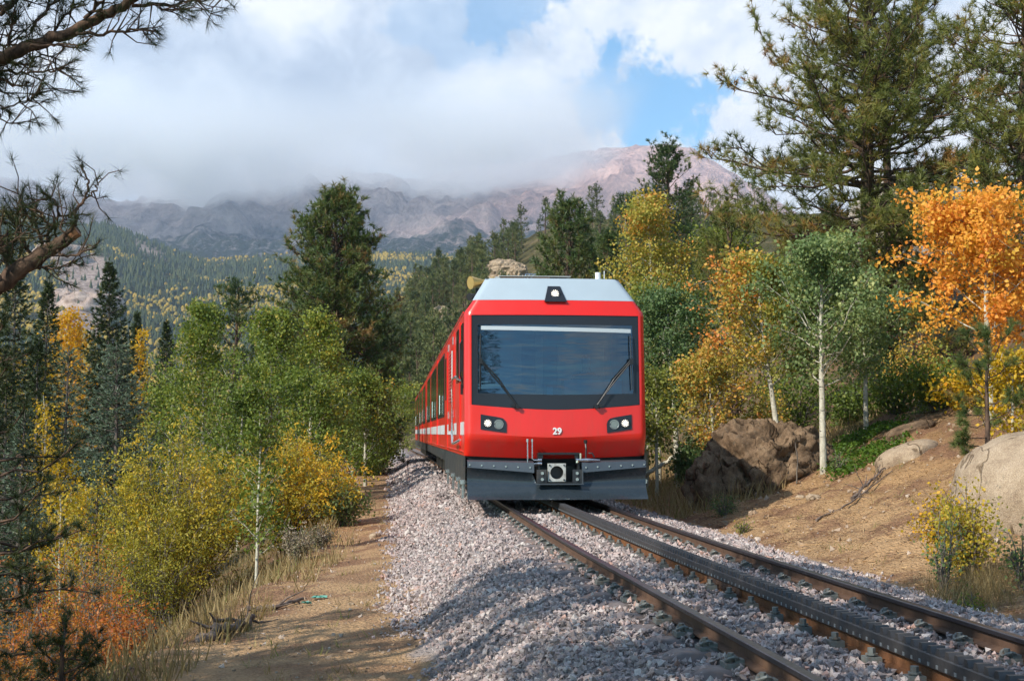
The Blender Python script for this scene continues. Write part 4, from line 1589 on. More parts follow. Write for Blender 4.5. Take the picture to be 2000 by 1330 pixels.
def bush(px, Y, ytop, rx, ry, label, mat, name='shrub', cat='shrub', group=None, H=None, **k):
    H = H or hgt(px, Y, ytop)
    return plant(name, base(px, Y), bush_meshes(H=H, rx=rx, ry=ry, **k), (B_SHRUB, mat), label, cat, group, crown='foliage', stem='stem')


# --- left of the line
pine(652, 58, 386, [(0, 2.2), (.12, 3.0), (.43, 3.1), (.60, 2.65), (.76, 1.75), (.88, 1.0), (.96, .40), (1, .10)], 'tall dense dark pine rising above the green aspens left of the train',
     lv=(.84, 1.03), seed=21, nl=380, L=0.28, K=15, w=0.040, tr=0.24, tint=0.62, tvar=0.14, el=(-18, 48), curve=0.22, tws=0.21, twig=0.55, cb=0.05)
pine(455, 64, 558, [(0, 1.4), (.4, 1.9), (.7, 1.5), (.9, .9), (1, .25)], 'lower dark pine with a ragged top behind the green aspens', seed=22, nl=80, L=0.26, K=12, w=0.04, tr=0.2, tint=0.40, el=(-10, 48), tws=0.30, twig=.7)
spruce(212, 60, 505, 2.95, 'tallest pointed dark spruce in front of the forested valley', seed=31, step=0.30, per=14, L=0.19, K=7, w=0.055, power=0.85, dense=0.18)
spruce(85, 52, 540, 2.1, 'dark spruce with golden leaves beside it under the broken limb', seed=32, step=0.30, per=13, L=0.18, K=7, w=0.05, dense=0.2)
spruce(28, 46, 495, 2.5, 'dark spruce at the left edge below the broken pine limb', seed=33, step=0.30, per=12, L=0.18, K=7, w=0.05, dense=0.2)
spruce(325, 78, 624, 2.2, 'small isolated dark spruce right of the tallest spruce', seed=34, step=0.30, per=14, L=0.21, K=6, w=0.06, dense=0.22)
spruce(267, 74, 607, 1.9, 'slender dark spruce behind a thin golden aspen', seed=35, step=0.30, per=13, L=0.21, K=6, w=0.06, dense=0.22)
aspen(140, 66, 608, 1.55, 'bright golden aspen glowing between two dark spruces', F_GOLD, seed=41, cb=0.12, leaves=9100, size=0.13, tint=0.58, tvar=0.12, spread=0.2, el=(40, 70), prof=([0, .3, .6, .85, 1], [.7, 1, .95, .6, .15]))
aspen(92, 63, 700, 0.9, 'duller yellow aspen low beside the golden one', F_GOLD, seed=42, cb=0.1, leaves=5250, size=0.12, tint=0.22, tvar=0.12, spread=0.2)
aspen(268, 66, 636, 0.52, 'thin golden aspen standing against a slender spruce', F_GOLD, seed=43, cb=0.1, leaves=2625, size=0.12, tint=0.42, tvar=0.16, spread=0.16)
spruce(14, 36, 690, 1.7, 'dark spruce crowded against the left edge', seed=132, step=0.26, per=11, L=0.15, K=8, w=0.04, dense=0.2)
spruce(72, 41, 655, 1.2, 'narrow dark spruce left of the thin greyish one', seed=133, step=0.28, per=10, L=0.16, K=8, w=0.04, dense=0.2)
aspen(30, 50, 672, 1.72, 'yellow green aspen at the left edge below the spruces', F_GOLD, seed=45, cb=0.1, leaves=5250, size=0.10, tint=0.2, tvar=0.16, spread=0.2)
aspen(400, 41, 588, 1.55, 'green aspen with a forked white trunk left of the tall pine', seed=51, cb=0.26, leaves=11375, size=0.085, tint=0.50, tvar=0.15, tr=0.065, spread=0.15, prof=([0, .2, .45, .7, 1], [.9, 1.0, .8, .42, .10]))
aspen(330, 43, 720, 1.30, 'bushy green aspen at the foot of the forked white trunk', seed=52, cb=0.05, leaves=7350, size=0.085, tint=0.42, tvar=0.15, spread=0.15)
aspen(535, 38, 598, 1.45, 'pale green aspen in the middle of the left grove', seed=53, cb=0.2, leaves=13125, size=0.08, tint=0.48, tvar=0.15, tr=0.06, spread=0.15, prof=([0, .2, .45, .7, 1], [.9, 1.0, .85, .5, .10]))
aspen(628, 42, 604, 1.15, 'yellow green aspen just left of the tall pine trunk', seed=54, cb=0.08, leaves=11375, size=0.085, tint=0.60, tvar=0.13, spread=0.15, prof=([0, .2, .45, .7, 1], [.9, 1.0, .85, .5, .12]))
aspen(605, 36, 730, 1.20, 'low leafy aspen before the pale green one', seed=55, cb=0.06, leaves=8050, size=0.08, tint=0.40, tvar=0.16, spread=0.15)
aspen(470, 37, 750, 1.10, 'low dark green aspen between the white trunks', seed=56, cb=0.05, leaves=6650, size=0.08, tint=0.34, tvar=0.15, spread=0.15)
aspen(715, 46, 735, 1.15, 'leafy green aspen at the edge of the ballast path', seed=57, cb=0.1, leaves=9100, size=0.085, tint=0.42, tvar=0.17, spread=0.16)
aspen(690, 50, 720, 1.30, 'shaded green aspen under the tall pine', seed=58, cb=0.06, leaves=7350, size=0.09, tint=0.30, tvar=0.14, spread=0.17)
bush(745, 57, 820, 0.9, 0.9, 'small green bush where the path narrows beside the track', F_ASPEN, seed=59, stems=14, leaves=1800, size=0.09, tint=0.42, spread=0.12, aspect=.8)
aspen(782, 84, 745, 1.38, 'light green aspen beside the far end of the train', seed=60, cb=0.12, leaves=4550, size=0.12, tint=0.62, tvar=0.12, spread=0.2)
aspen(735, 76, 700, 1.84, 'dark leafy aspen at the far bend of the track', seed=61, cb=0.06, leaves=5600, size=0.13, tint=0.34, tvar=0.14, spread=0.2)
spruce(232, 33, 668, 1.7, 'blue green spruce with pale tips in front of the dark tall one', F_BLUES, seed=36, step=0.20, per=13, L=0.11, K=7, w=0.030, dense=0.13, power=0.62, tint=0.45, tvar=0.14, gaps=0.1)
spruce(128, 37, 676, 1.35, 'thin greyish spruce with a bare lower stem', F_BLUES, seed=37, step=0.22, per=9, L=0.11, K=6, w=0.030, dense=0.16, power=0.6, tint=0.32, gaps=0.12)
spruce(45, 29, 800, 1.3, 'broad dark blue spruce low at the left edge', F_BLUES, seed=38, step=0.2, per=12, L=0.10, K=6, w=0.028, dense=0.14, power=0.7, tint=0.22)
spruce(195, 26, 935, 0.55, 'waist high blue spruce among yellow shrubs', F_BLUES, seed=39, step=0.16, per=9, L=0.07, K=9, w=0.014, dense=0.10, power=0.75, tint=0.35)
aspen(84, 29, 768, 0.32, 'narrow yellow aspen before the thin greyish spruce', F_GOLD, seed=46, cb=0.35, leaves=1500, size=0.06, tint=0.30, tvar=0.14, spread=0.11, tr=0.03)
aspen(128, 25, 865, 0.42, 'small yellow aspen left of the olive willow', F_GOLD, seed=47, cb=0.2, leaves=2300, size=0.06, tint=0.26, tvar=0.14, spread=0.11, tr=0.03)
aspen(165, 27, 940, 0.60, 'low yellow sapling at the foot of the blue green spruce', F_WILLOW, seed=48, cb=0.15, leaves=3325, size=0.06, tint=0.72, tvar=0.16, spread=0.12, tr=0.03)
bush(345, 25.5, 838, 1.85, 1.4, 'broad rounded olive willow bush left of the slim white sapling', F_WILLOW, seed=71, stems=64, leaves=25000, size=0.068, tint=0.58, tvar=0.15, spread=0.09, low=0.33, twigs=7, sr=0.02)
bush(568, 27.0, 838, 1.45, 1.1, 'yellow topped willow bush right of the slim white sapling', F_WILLOW, seed=72, stems=46, leaves=16400, size=0.068, tint=0.70, tvar=0.17, spread=0.085, low=0.33, twigs=7, sr=0.018)
bush(300, 24, 985, 1.1, 0.8, 'low olive thicket in front of the broad willow', F_WILLOW, seed=73, stems=30, leaves=8400, size=0.052, tint=0.42, spread=0.08)
aspen(506, 21.2, 800, 0.50, 'slim young aspen with a white stem before the willow bushes', F_ASPEN, seed=74, cb=0.22, leaves=2300, size=0.058, tint=0.36, tvar=0.15, tr=0.026, spread=0.10, prof=([0, .15, .4, .7, 1], [.9, 1, .8, .5, .12]))
bush(672, 27, 945, 0.55, 0.5, 'grey green bush at the edge of the dirt path', F_BLUEG, seed=75, stems=16, leaves=2000, size=0.06, tint=0.55, spread=0.09, aspect=.8)
bush(640, 33, 905, 0.6, 0.5, 'green bush behind the path edge under the willow', F_ASPEN, seed=76, stems=16, leaves=1700, size=0.07, tint=0.38, spread=0.1, aspect=.8)
bush(585, 20.5, 1020, 0.26, 0.24, 'weed clump with buff dried seed heads beside the path', F_BUFF, name='weed', cat='weed', seed=77, stems=22, leaves=1600, size=0.030, tint=0.45, tvar=0.28, spread=0.035, aspect=.8)
bush(628, 22.5, 1022, 0.25, 0.22, 'smaller buff weed clump right of the larger one', F_BUFF, name='weed', cat='weed', seed=78, stems=16, leaves=1000, size=0.032, tint=0.42, tvar=0.28, spread=0.035, aspect=.8)
for i, (px, Y, yt, rx, tint, sd, lab) in enumerate([
        (150, 17.5, 1040, .50, .28, 81, 'orange leaved shrub in the middle of the russet thicket'),
        (70, 17, 1062, .42, .52, 82, 'russet shrub toward the left edge below the blue spruce'),
        (215, 16.2, 1118, .42, .60, 83, 'rust red shrub at the foot of the olive thicket'),
        (118, 15.2, 1150, .40, .66, 84, 'crimson tinged shrub in front of the orange one'),
        (255, 14.8, 1168, .34, .55, 85, 'small red shrub nearest the grassy path edge'),
        (40, 14.2, 1165, .40, .35, 86, 'orange brown shrub low by the dark pine bough'),
        (190, 13.6, 1212, .34, .50, 87, 'thin red stemmed shrub above the lowest green bough'),
        (195, 20.5, 1030, .45, .10, 88, 'yellow brown shrub under the blue spruce'),
        (110, 13.2, 1225, .34, .42, 89, 'faded orange shrub nearest the bottom left corner')]):
    bush(px, Y, yt, rx, rx, lab, F_RED, seed=sd, stems=24, leaves=2300, size=0.040, tint=tint, tvar=0.20, spread=0.06, low=0.25, aspect=.55, group='russet shrubs on the left bank')

# --- right of the line
pine(1312, 78, 293, [(0, 1.8), (.3, 2.9), (.55, 2.5), (.8, 1.6), (1, .25)], 'tall dark pine top rising behind the yellow aspen', seed=23, nl=160, L=0.26, K=13, w=0.042, tr=0.24, tint=0.30, tvar=0.12, el=(-12, 50), tws=0.32, twig=.85)
pine(1226, 82, 385, [(0, 1.4), (.5, 1.7), (.8, 1.0), (1, .2)], 'shorter dark pine leaning left of the tall pine top', seed=24, nl=70, L=0.28, K=12, w=0.045, tint=0.30, el=(-12, 50), tws=0.34, twig=.8)
pine(1108, 62, 414, [(0, 1.4), (.35, 2.2), (.6, 2.0), (.82, 1.35), (1, .35)], 'dense green pine behind the roof of the train', lv=(.7, 1.05), seed=25, nl=170, L=0.26, K=13, w=0.042, tr=0.22, tint=0.54, tvar=0.14, el=(-12, 50), tws=0.30, twig=.8)
pine(1188, 66, 470, [(0, 1.4), (.5, 1.9), (.8, 1.2), (1, .3)], 'low bushy pine between the roof antenna and the yellow aspen', seed=26, nl=110, L=0.25, K=13, w=0.04, tint=0.38, el=(-12, 50), tws=0.30, twig=.8)
pine(1700, 37.5, -75, [(0, 1.5), (.15, 2.4), (.30, 4.0), (.48, 4.4), (.64, 3.6), (.80, 2.9), (.92, 1.8), (1, .5)], 'huge spreading pine with open crown right of the train', F_PONDER,
     seed=27, nl=205, L=0.27, K=26, w=0.0185, spread=0.9, tr=0.28, tint=0.60, tvar=0.15, el=(-16, 42), curve=0.24, tws=0.25, twig=0.85, cb=0.16, inner=0.22, taper=0.75)
pine(1742, 39, 60, [(0, 1.0), (.3, 2.3), (.6, 2.6), (.85, 1.6), (1, .3)], 'second dark trunked pine close behind the huge spreading one', F_PONDER, seed=28, nl=60, L=0.21, K=20, w=0.018, spread=0.95, tr=0.22, tint=0.40, el=(-10, 40), tws=0.30, twig=.8, cb=0.25, inner=.4)
pine(2010, 32.5, -110, [(0, 1.2), (.2, 2.0), (.45, 2.35), (.7, 1.9), (.88, 1.1), (1, .3)], 'dense tall pine cut off by the right edge', F_PONDER, seed=29, nl=200, L=0.26, K=22, w=0.0185, spread=0.9, tr=0.28, tint=0.56, el=(-12, 42), curve=0.25, tws=0.26, twig=0.75, cb=0.1)
pine(1435, 35, 415, [(0, 1.2), (.35, 1.9), (.6, 1.7), (.85, .9), (1, .2)], 'olive young pine left of the huge spreading pine', F_PONDER, seed=30, nl=60, L=0.18, K=22, w=0.016, tr=0.13, tint=0.54, el=(-10, 40), tws=0.28, twig=.65, cb=0.12)
aspen(1286, 37, 374, 1.26, 'tall yellow topped aspen just right of the train roof', F_TURN, seed=62, cb=0.22, leaves=15750, size=0.078, tint=0.24, tvar=0.13, tr=0.07, spread=0.14, tfun=lambda C: 0.30 * sstep(C[:, 2], 3.8, 6.6) + 0.15 * sstep(C[:, 0], 0.2, 1.0),
      prof=([0, .2, .45, .7, .88, 1], [.75, 1, .95, .75, .5, .15]))
aspen(1262, 34, 560, 1.03, 'yellow green aspen squeezed against the right side of the train', F_TURN, seed=63, cb=0.15, leaves=8750, size=0.075, tint=0.22, tvar=0.11, spread=0.14)
aspen(1322, 31.5, 566, 0.99, 'dark bluish green aspen with a white trunk beside the train', F_BLUEG, seed=64, cb=0.36, leaves=10850, size=0.07, tint=0.32, tvar=0.15, tr=0.075, spread=0.12)
aspen(1282, 30, 720, 0.63, 'thin lime leaved aspen with pale twin stems beside the train', F_TURN, seed=65, cb=0.4, leaves=3325, size=0.07, tint=0.2, tvar=0.1, tr=0.04, spread=0.12)
aspen(1410, 38, 440, 1.38, 'light green aspen behind the olive young pine', F_ASPEN, seed=66, cb=0.3, leaves=9100, size=0.08, tint=0.55, tvar=0.13, spread=0.15)
aspen(1527, 26.2, 492, 1.13, 'leaning aspen with leaves turning copper orange', F_TURN, seed=67, cb=0.40, leaves=9800, size=0.068, tint=0.46, tvar=0.14, tr=0.062, lean=(-0.11, 0.0), spread=0.115, tfun=lambda C: -0.32 * (C[:, 0] + 0.35) , el=(10, 50),
      prof=([0, .15, .4, .65, .85, 1], [1.0, 1.1, .95, .75, .45, .15]))
aspen(1606, 24.6, 455, 1.09, 'upright green aspen with a straight pale trunk on the bank', F_BLUEG, seed=68, cb=0.36, leaves=13300, size=0.066, tint=0.60, tvar=0.15, tr=0.064, spread=0.115, el=(20, 55),
      prof=([0, .15, .4, .62, .85, 1], [.8, 1.1, 1.08, .78, .40, .12]))
aspen(1690, 27.5, 545, 0.86, 'shadowed green aspen just behind the upright one', F_BLUEG, seed=69, cb=0.35, leaves=6300, size=0.068, tint=0.45, tvar=0.15, tr=0.05, spread=0.12)
aspen(1395, 29, 690, 0.86, 'small copper leaved aspen over the earth bank', F_TURN, seed=70, cb=0.3, leaves=5250, size=0.066, tint=0.55, tvar=0.16, tr=0.035, spread=0.12)
aspen(1935, 22.5, 380, 1.47, 'brilliant orange aspen at the right edge above the boulder', F_ORANGE, seed=91, cb=0.30, leaves=17000, size=0.072, tint=0.40, tvar=0.17, tr=0.06, spread=0.12, lean=(-0.02, 0), el=(18, 55),
      prof=([0, .12, .35, .6, .82, 1], [.5, 1.05, 1.05, .85, .5, .18]))
aspen(1975, 19.5, 690, 0.48, 'yellow sapling between the orange aspen and the boulder', F_GOLD, seed=92, cb=0.1, leaves=2625, size=0.055, tint=0.25, tvar=0.16, spread=0.1, tr=0.02)
pine(1925, 17.6, 655, [(0, .55), (.3, .62), (.6, .5), (.85, .32), (1, .08)], 'young bright green pine sapling standing behind the tan boulder', F_PINE, seed=93, nl=26, L=0.115, K=46, w=0.007, tr=0.03, tint=0.60, tvar=0.1, el=(5, 45), tws=0.14, twig=0.12, cb=0.12, inner=0.55, curve=0.3)
for i, (px, Y, yt, rx, tint, mat, sd, lab) in enumerate([
        (1745, 29, 705, .9, .30, F_ASPEN, 101, 'dark green undergrowth bush below the huge pine'),
        (1830, 27, 690, .9, .40, F_ASPEN, 102, 'green bush between the huge pine and the orange aspen'),
        (1660, 30, 745, .8, .22, F_ASPEN, 103, 'shaded bush behind the upright green aspen'),
        (1480, 30, 740, .8, .50, F_TURN, 104, 'yellow brown bush above the earth bank'),
        (1395, 34, 800, .7, .75, F_TURN, 105, 'orange shrub glowing among the white trunks'),
        (1560, 31, 690, .9, .30, F_ASPEN, 106, 'dim green bush between the two pale trunked aspens'),
        (1900, 25, 720, .7, .35, F_GOLD, 107, 'yellow shrub beneath the orange aspen'),
        (1780, 31, 640, .8, .62, F_TURN, 108, 'orange brown undergrowth beside the dark pine trunks'),
        (1345, 30, 850, .35, .35, F_BLUEG, 109, 'small green shrub at the foot of the white trunk'),
        (1455, 27.5, 850, .35, .35, F_ASPEN, 110, 'little shrub on top of the earth bank')]):
    bush(px, Y, yt, rx, rx * .8, lab, mat, seed=sd, stems=18, leaves=2600, size=0.07, tint=tint, spread=0.12, aspect=.75, low=0.2)
bush(1842, 13.9, 935, .25, .22, 'yellow leaved bush spilling down the bank beside the boulder', F_GOLD, seed=111, stems=20, leaves=1300, size=0.036, tint=.42, spread=.05, aspect=.8)
bush(1880, 13.2, 950, .24, .22, 'pale yellow green bush touching the boulder', F_WILLOW, seed=112, stems=18, leaves=2200, size=0.036, tint=.66, spread=.05, aspect=.8)
bush(1836, 12.7, 1000, .10, .10, 'small green plant below the yellow leaved bush', F_BLUEG, seed=113, stems=10, leaves=260, size=0.036, tint=.5, spread=.03, aspect=.8)
bush(1985, 12.4, 1030, .16, .14, 'green plant against the foot of the boulder', F_BLUEG, seed=114, stems=12, leaves=420, size=0.036, tint=.6, spread=.04, aspect=.8)
bush(1447, 20.3, 1005, .09, .09, 'little green weed at the ballast edge', F_ASPEN, seed=115, stems=10, leaves=300, size=0.032, tint=.55, spread=.03, H=.26, name='weed', cat='weed')
bush(1880, 11.6, 1110, .16, .12, 'low green weed at the ballast edge near the right corner', F_ASPEN, seed=116, stems=10, leaves=330, size=0.03, tint=.45, spread=.03, H=.16, name='weed', cat='weed')
bush(1635, 24.0, 900, .14, .14, 'bluish seedling beside the upright aspen trunk', F_BLUEG, seed=117, stems=8, leaves=260, size=0.045, tint=.5, spread=.04, H=.42, name='weed', cat='weed')
bush(1410, 22.8, 975, .22, .2, 'dark green weed in the shadow of the earth bank', F_BLUEG, seed=118, stems=12, leaves=600, size=0.04, tint=.35, spread=.05, H=.42, name='weed', cat='weed')
bush(1342, 10.0, 1100, .07, .07, 'tiny green weed growing between rail and rack', F_ASPEN, seed=119, stems=9, leaves=130, size=0.02, tint=.45, spread=.02, H=.16, name='weed', cat='weed', aspect=.3)


# bright green mat of ground cover on the bank
def build_mat():
    rng = RS(120)
    mb = MB()
    n = 5200
    u, v = rng.rand(n), rng.rand(n)
    px = 1618 + 145 * u + 12 * rng.randn(n)
    Y = 27.5 - 4.2 * v + 0.15 * rng.randn(n)
    x = (px - 1000) / PXF * Y
    keep = fbm(p3(x * 2, Y * 2), 3) > 0.42
    x, Y = x[keep], Y[keep]
    P = p3(x, Y, ground(x, Y) + 0.02 + 0.10 * rng.rand(len(x)))
    add_leaves(mb, P, 0.07, 0.45 + 0.2 * rng.randn(len(x)), rng, 0.6, up=1.2)
    o = mb.obj('ground_cover', foliage('ground_cover_leaf', [(0.0, (0.035, 0.075, 0.012)), (0.5, (0.085, 0.165, 0.018)), (1.0, (0.15, 0.21, 0.03))]))
    tag(o, 'bright green creeping mat spread over the bank behind the upright aspen', kind='stuff')


build_mat()


# grass: left path edge, behind the train on the right, along the bank
def build_grass():
    rng = RS(130)
    mb = MB()

    def blades(x, y, h, tint, lean=0.35, w=0.007):
        n = len(x)
        b = p3(x, y, ground(x, y) - 0.02)
        d = np.stack([lean * rng.randn(n), lean * rng.randn(n), np.ones(n)], 1)
        d = unit(d)
        m_ = b + d * (h * 0.55)[:, None]
        d2 = unit(d + np.stack([0.5 * lean * rng.randn(n), 0.5 * lean * rng.randn(n), -0.1 * np.ones(n)], 1))
        tip = m_ + d2 * (h * 0.5)[:, None]
        a = rng.rand(n) * PI
        s = np.stack([np.cos(a), np.sin(a), np.zeros(n)], 1) * (w * (0.6 + 0.8 * rng.rand(n)))[:, None]
        V = np.stack([b - s, b + s, m_ + s * 0.7, m_ - s * 0.7, tip], 1).reshape(-1, 3)
        i = np.arange(n)[:, None] * 5
        t = np.repeat(np.clip(tint, 0, 1), 5)
        mb.add(V, i + np.array([[0, 1, 2, 3]]), t)
        mb.f.append((i + np.array([[3, 2, 4]])) + mb.n - 5 * n)
        mb.mi.append(np.zeros(n, np.int32))

    # left edge strip
    for n, y0, y1, d0, d1, h0, h1, w in ((8500, 7, 24, -0.25, 3.2, 0.12, 0.42, 0.0065), (3500, 24, 48, 0.2, 4, 0.2, 0.5, 0.010), (3500, 7, 16, 2.0, 5.5, 0.15, 0.5, 0.006)):
        y = y0 + (y1 - y0) * rng.rand(n) ** 1.2
        d = d0 + (d1 - d0) * rng.rand(n) ** 1.3
        x = cl(y) - edge(y) - d
        k = fbm(p3(x * 1.4, y * 1.4, 2.0), 3) + 0.12 * sstep(d, 0, 1.0) > 0.50
        x, y = x[k], y[k]
        cl_ = fbm(p3(x * 2.5, y * 2.5, 9.0), 3)
        blades(x, y, h0 + (h1 - h0) * rng.rand(len(x)) ** 1.5, 0.45 + 1.1 * (cl_ - 0.5) + 0.18 * rng.randn(len(x)), w=w)
    # sparse tufts on the path and the right bank
    for side in (0, 1):
        nt = 130 if side == 0 else 190
        y = 8 + (26 if side == 0 else 18) * rng.rand(nt)
        s = (-2.6 - 2.0 * rng.rand(nt) * np.interp(y, [8, 30], [1, .6])) if side == 0 else (2.9 + 5 * rng.rand(nt))
        for yy, ss_ in zip(y, s):
            m = rng.randint(5, 22)
            xx = float(cl(yy)) + ss_ + 0.05 * rng.randn(m)
            blades(xx, yy + 0.05 * rng.randn(m), 0.04 + 0.12 * rng.rand(m), (0.95 if rng.rand() < .35 else 0.4) + 0.15 * rng.randn(m), 0.6, 0.004)
    # rough grass behind the train, right side, and by the boulder
    n = 9000
    y = 24 + 22 * rng.rand(n)
    x = cl(y) + 2.6 + 6.5 * rng.rand(n) * sstep(y, 20, 32)
    blades(x, y, 0.12 + 0.35 * rng.rand(n), 0.5 + 0.2 * rng.randn(n), w=0.009)
    n = 1500
    px = 1900 + 45 * rng.randn(n)
    y = 12.6 + 0.5 * rng.randn(n)
    blades((px - 1000) / PXF * y, y, 0.10 + 0.28 * rng.rand(n), 0.35 + 0.18 * rng.randn(n), 0.45, w=0.003)
    o = mb.obj('grass', F_GRASS)
    tag(o, 'dry tan grass along the edge of the dirt path and banks', kind='stuff')
    # fallen needles and twigs on both banks
    mb = MB()
    n = 24000
    y = 9.5 + 18 * rng.rand(n) ** 1.2
    s = 2.75 + 7 * rng.rand(n) ** 1.2
    x = cl(y) + s
    k = np.abs(x) < 0.42 * y
    x, y = x[k], y[k]
    n = len(x)
    a = rng.rand(n) * 2 * PI
    L = 0.02 + 0.07 * rng.rand(n)
    L = np.where(rng.rand(n) < 0.03, L * 5, L)
    dv = np.stack([np.cos(a), np.sin(a), 0.15 * rng.randn(n)], 1)
    P = p3(x, y, ground(x, y) + 0.012 + 0.015 * rng.rand(n))
    sd = np.stack([-np.sin(a), np.cos(a), 0.4 * rng.randn(n)], 1) * 0.006
    V = np.stack([P - dv * L[:, None] / 2 - sd, P - dv * L[:, None] / 2 + sd, P + dv * L[:, None] / 2], 1)
    mb.add(V.reshape(-1, 3), np.arange(3 * n).reshape(-1, 3), np.repeat(rng.rand(n), 3))
    o = mb.obj('needle_litter', foliage('fallen_needles', [(0, (0.20, 0.10, 0.05)), (.5, (0.42, 0.26, 0.12)), (1, (0.56, 0.40, 0.22))], 0.1, 0.8))
    tag(o, 'fallen brown needles and bark scraps on the right bank', kind='stuff')


build_grass()


# ------------------------------------------------------------------ rocks, logs, scraps
def rock_mesh(seed, dim, freq=1.3, amp=0.28, n=40, strata=0.0, sharp=False):
    """closed lumpy boulder; dim = half sizes"""
    th = np.linspace(0, PI, n)
    ph = np.linspace(0, 2 * PI, n * 2 + 1)
    T, F = np.meshgrid(th, ph, indexing='ij')
    D = np.stack([np.sin(T) * np.cos(F), np.sin(T) * np.sin(F), np.cos(T)], -1)
    D = np.sign(D) * np.abs(D) ** 0.82
    Q = D * freq + seed * 7.13
    q = fbm(Q, 5, 0.55)
    if sharp:
        q = 0.50 * (1 - np.abs(2 * q - 1) * 1.6) + 0.28 * np.round(fbm(Q * 1.4 + 2, 2) * 7) / 7 + 0.30 * fbm(Q * 4 + 5, 4)
    r = 1 + amp * (q - 0.5) * 2
    V = D * r[..., None] * np.asarray(dim)
    if strata:
        V[..., :2] *= (1 + strata * np.sin(V[..., 2:3] * 9 + 3 * q[..., None]))
    mb = MB()
    mb.grid(V, q, flip=True)
    return mb


def rock_mat(name, a, b, c, bump=0.7, sc=3.0):
    m, w = material(name)
    pos = w.n('ShaderNodeNewGeometry').outputs['Position']
    n1 = w.noise(pos, sc, 7.0, 0.65)
    n2 = w.noise(w.vm('MULTIPLY', pos, (1, 1, 0.4)), sc * 7, 6.0, 0.7)
    col_ = w.ramp(w.m('ADD', w.m('MULTIPLY', n1, 0.65), w.m('MULTIPLY', n2, 0.35)), [(0.34, a), (0.5, b), (0.66, c)])
    wv = w.noise(w.vm('MULTIPLY', w.vm('ADD', pos, w.vm('MULTIPLY', w.n('ShaderNodeTexNoise', {'Vector': pos, 'Scale': sc * 0.5}).outputs['Color'], (0.5, 0.5, 0.5))), (1.0, 1.0, 0.45)), sc * 0.55, 3.0, 0.5)
    crack = w.ss(w.m('ABSOLUTE', w.m('SUBTRACT', wv, 0.5)), 0.0, 0.018)
    n4 = w.noise(pos, sc * 30, 3.0, 0.6)
    col_ = w.mix(crack, w.mix(1.0, col_, (0.45, 0.42, 0.38), 'MULTIPLY'), col_)
    col_ = w.mix(w.ss(n4, 0.35, 0.65), w.mix(1.0, col_, (0.72, 0.70, 0.68), 'MULTIPLY'), w.mix(1.0, col_, (1.18, 1.17, 1.15), 'MULTIPLY'))
    lich = w.ss(w.noise(pos, sc * 2.7, 5.0, 0.7), 0.60, 0.68, 0.0, 0.55)
    col_ = w.mix(lich, col_, (0.16, 0.145, 0.11))
    hh = w.m('ADD', w.m('ADD', n1, w.m('MULTIPLY', n2, 0.5)), w.m('ADD', w.m('MULTIPLY', crack, 0.5), w.m('MULTIPLY', n4, 0.15)))
    bp = w.n('ShaderNodeBump', {'Height': hh, 'Strength': bump, 'Distance': 0.06})
    finish(w, w.n('ShaderNodeBsdfPrincipled', {'Base Color': col_, 'Roughness': 0.92, 'Specular IOR Level': 0.2, 'Normal': bp.outputs[0]}).outputs[0])
    return m


R_TAN = rock_mat('tan_granite', (0.24, 0.17, 0.115), (0.38, 0.29, 0.20), (0.46, 0.36, 0.26))
R_EARTH = rock_mat('earth_rock', (0.07, 0.047, 0.03), (0.19, 0.128, 0.08), (0.34, 0.24, 0.15), 1.0, 2.6)
R_PALE = rock_mat('pale_granite', (0.30, 0.25, 0.21), (0.44, 0.38, 0.33), (0.52, 0.46, 0.41))


def rock(px, Y, dz, dim, label, mat, seed, rot=0.0, tilt=0.0, **k):
    x = xat(px, Y)
    o = rock_mesh(seed, dim, **k).obj('boulder', mat, smooth=True)
    o.location = (x, Y, gz(x, Y) + dz)
    o.rotation_euler = (0.0, tilt, rot)
    return tag(o, label, 'rock')


rock(2092, 15.2, 0.10, (1.25, 1.2, 0.90), 'large smooth tan boulder cut off by the right edge', R_TAN, 1.7, 0.4, -0.1, freq=0.9, amp=0.18, n=60)
rock(1500, 25.8, 0.15, (1.10, 0.9, 0.92), 'brown earthen rock jutting from the bank right of the train', R_EARTH, 3.1, 0.5, 0.12, freq=2.3, amp=0.40, n=80, sharp=True)
rock(1408, 25.4, -0.05, (0.62, 0.6, 0.85), 'shadowed lower lobe of the earthen bank beside the train', R_EARTH, 4.6, 1.1, freq=2.4, amp=0.40, n=60, sharp=True)
rock(1775, 22.5, -0.14, (0.55, 0.9, 0.30), 'light tan rock slab half buried in the bank', R_TAN, 5.2, -0.5, -0.35, freq=0.9, amp=0.15)
rock(1800, 46, 2.6, (2.6, 2.2, 2.4), 'pale granite outcrop showing behind the huge pine trunks', R_PALE, 6.4, 0.3, freq=1.3, amp=0.3, n=50)
rock(1775, 25, -0.05, (0.5, 0.7, 0.22), 'brown rock ledge above the tan slab', R_EARTH, 7.7, -0.4, -0.3, freq=1.3, amp=0.25)
for i, (px, Y, sz, lab) in enumerate([(1530, 15.6, .07, 'small tan stone lying on the needle covered bank'), (1690, 14.0, .08, 'pale stone near the ballast on the right bank'), (1585, 21.5, .12, 'grey stone below the leaning aspen'),
                                       (1560, 22.2, .10, 'flat stone beside the leaning aspen trunk'), (735, 23.5, .12, 'pile of pale stones at the edge of the dirt path'), (690, 14.2, .04, 'lone grey stone on the dirt path')]):
    rock(px, Y, 0.0, (sz, sz * .8, sz * .6), lab, R_TAN, 11.3 + i, i, freq=1.3, amp=0.3, n=14)


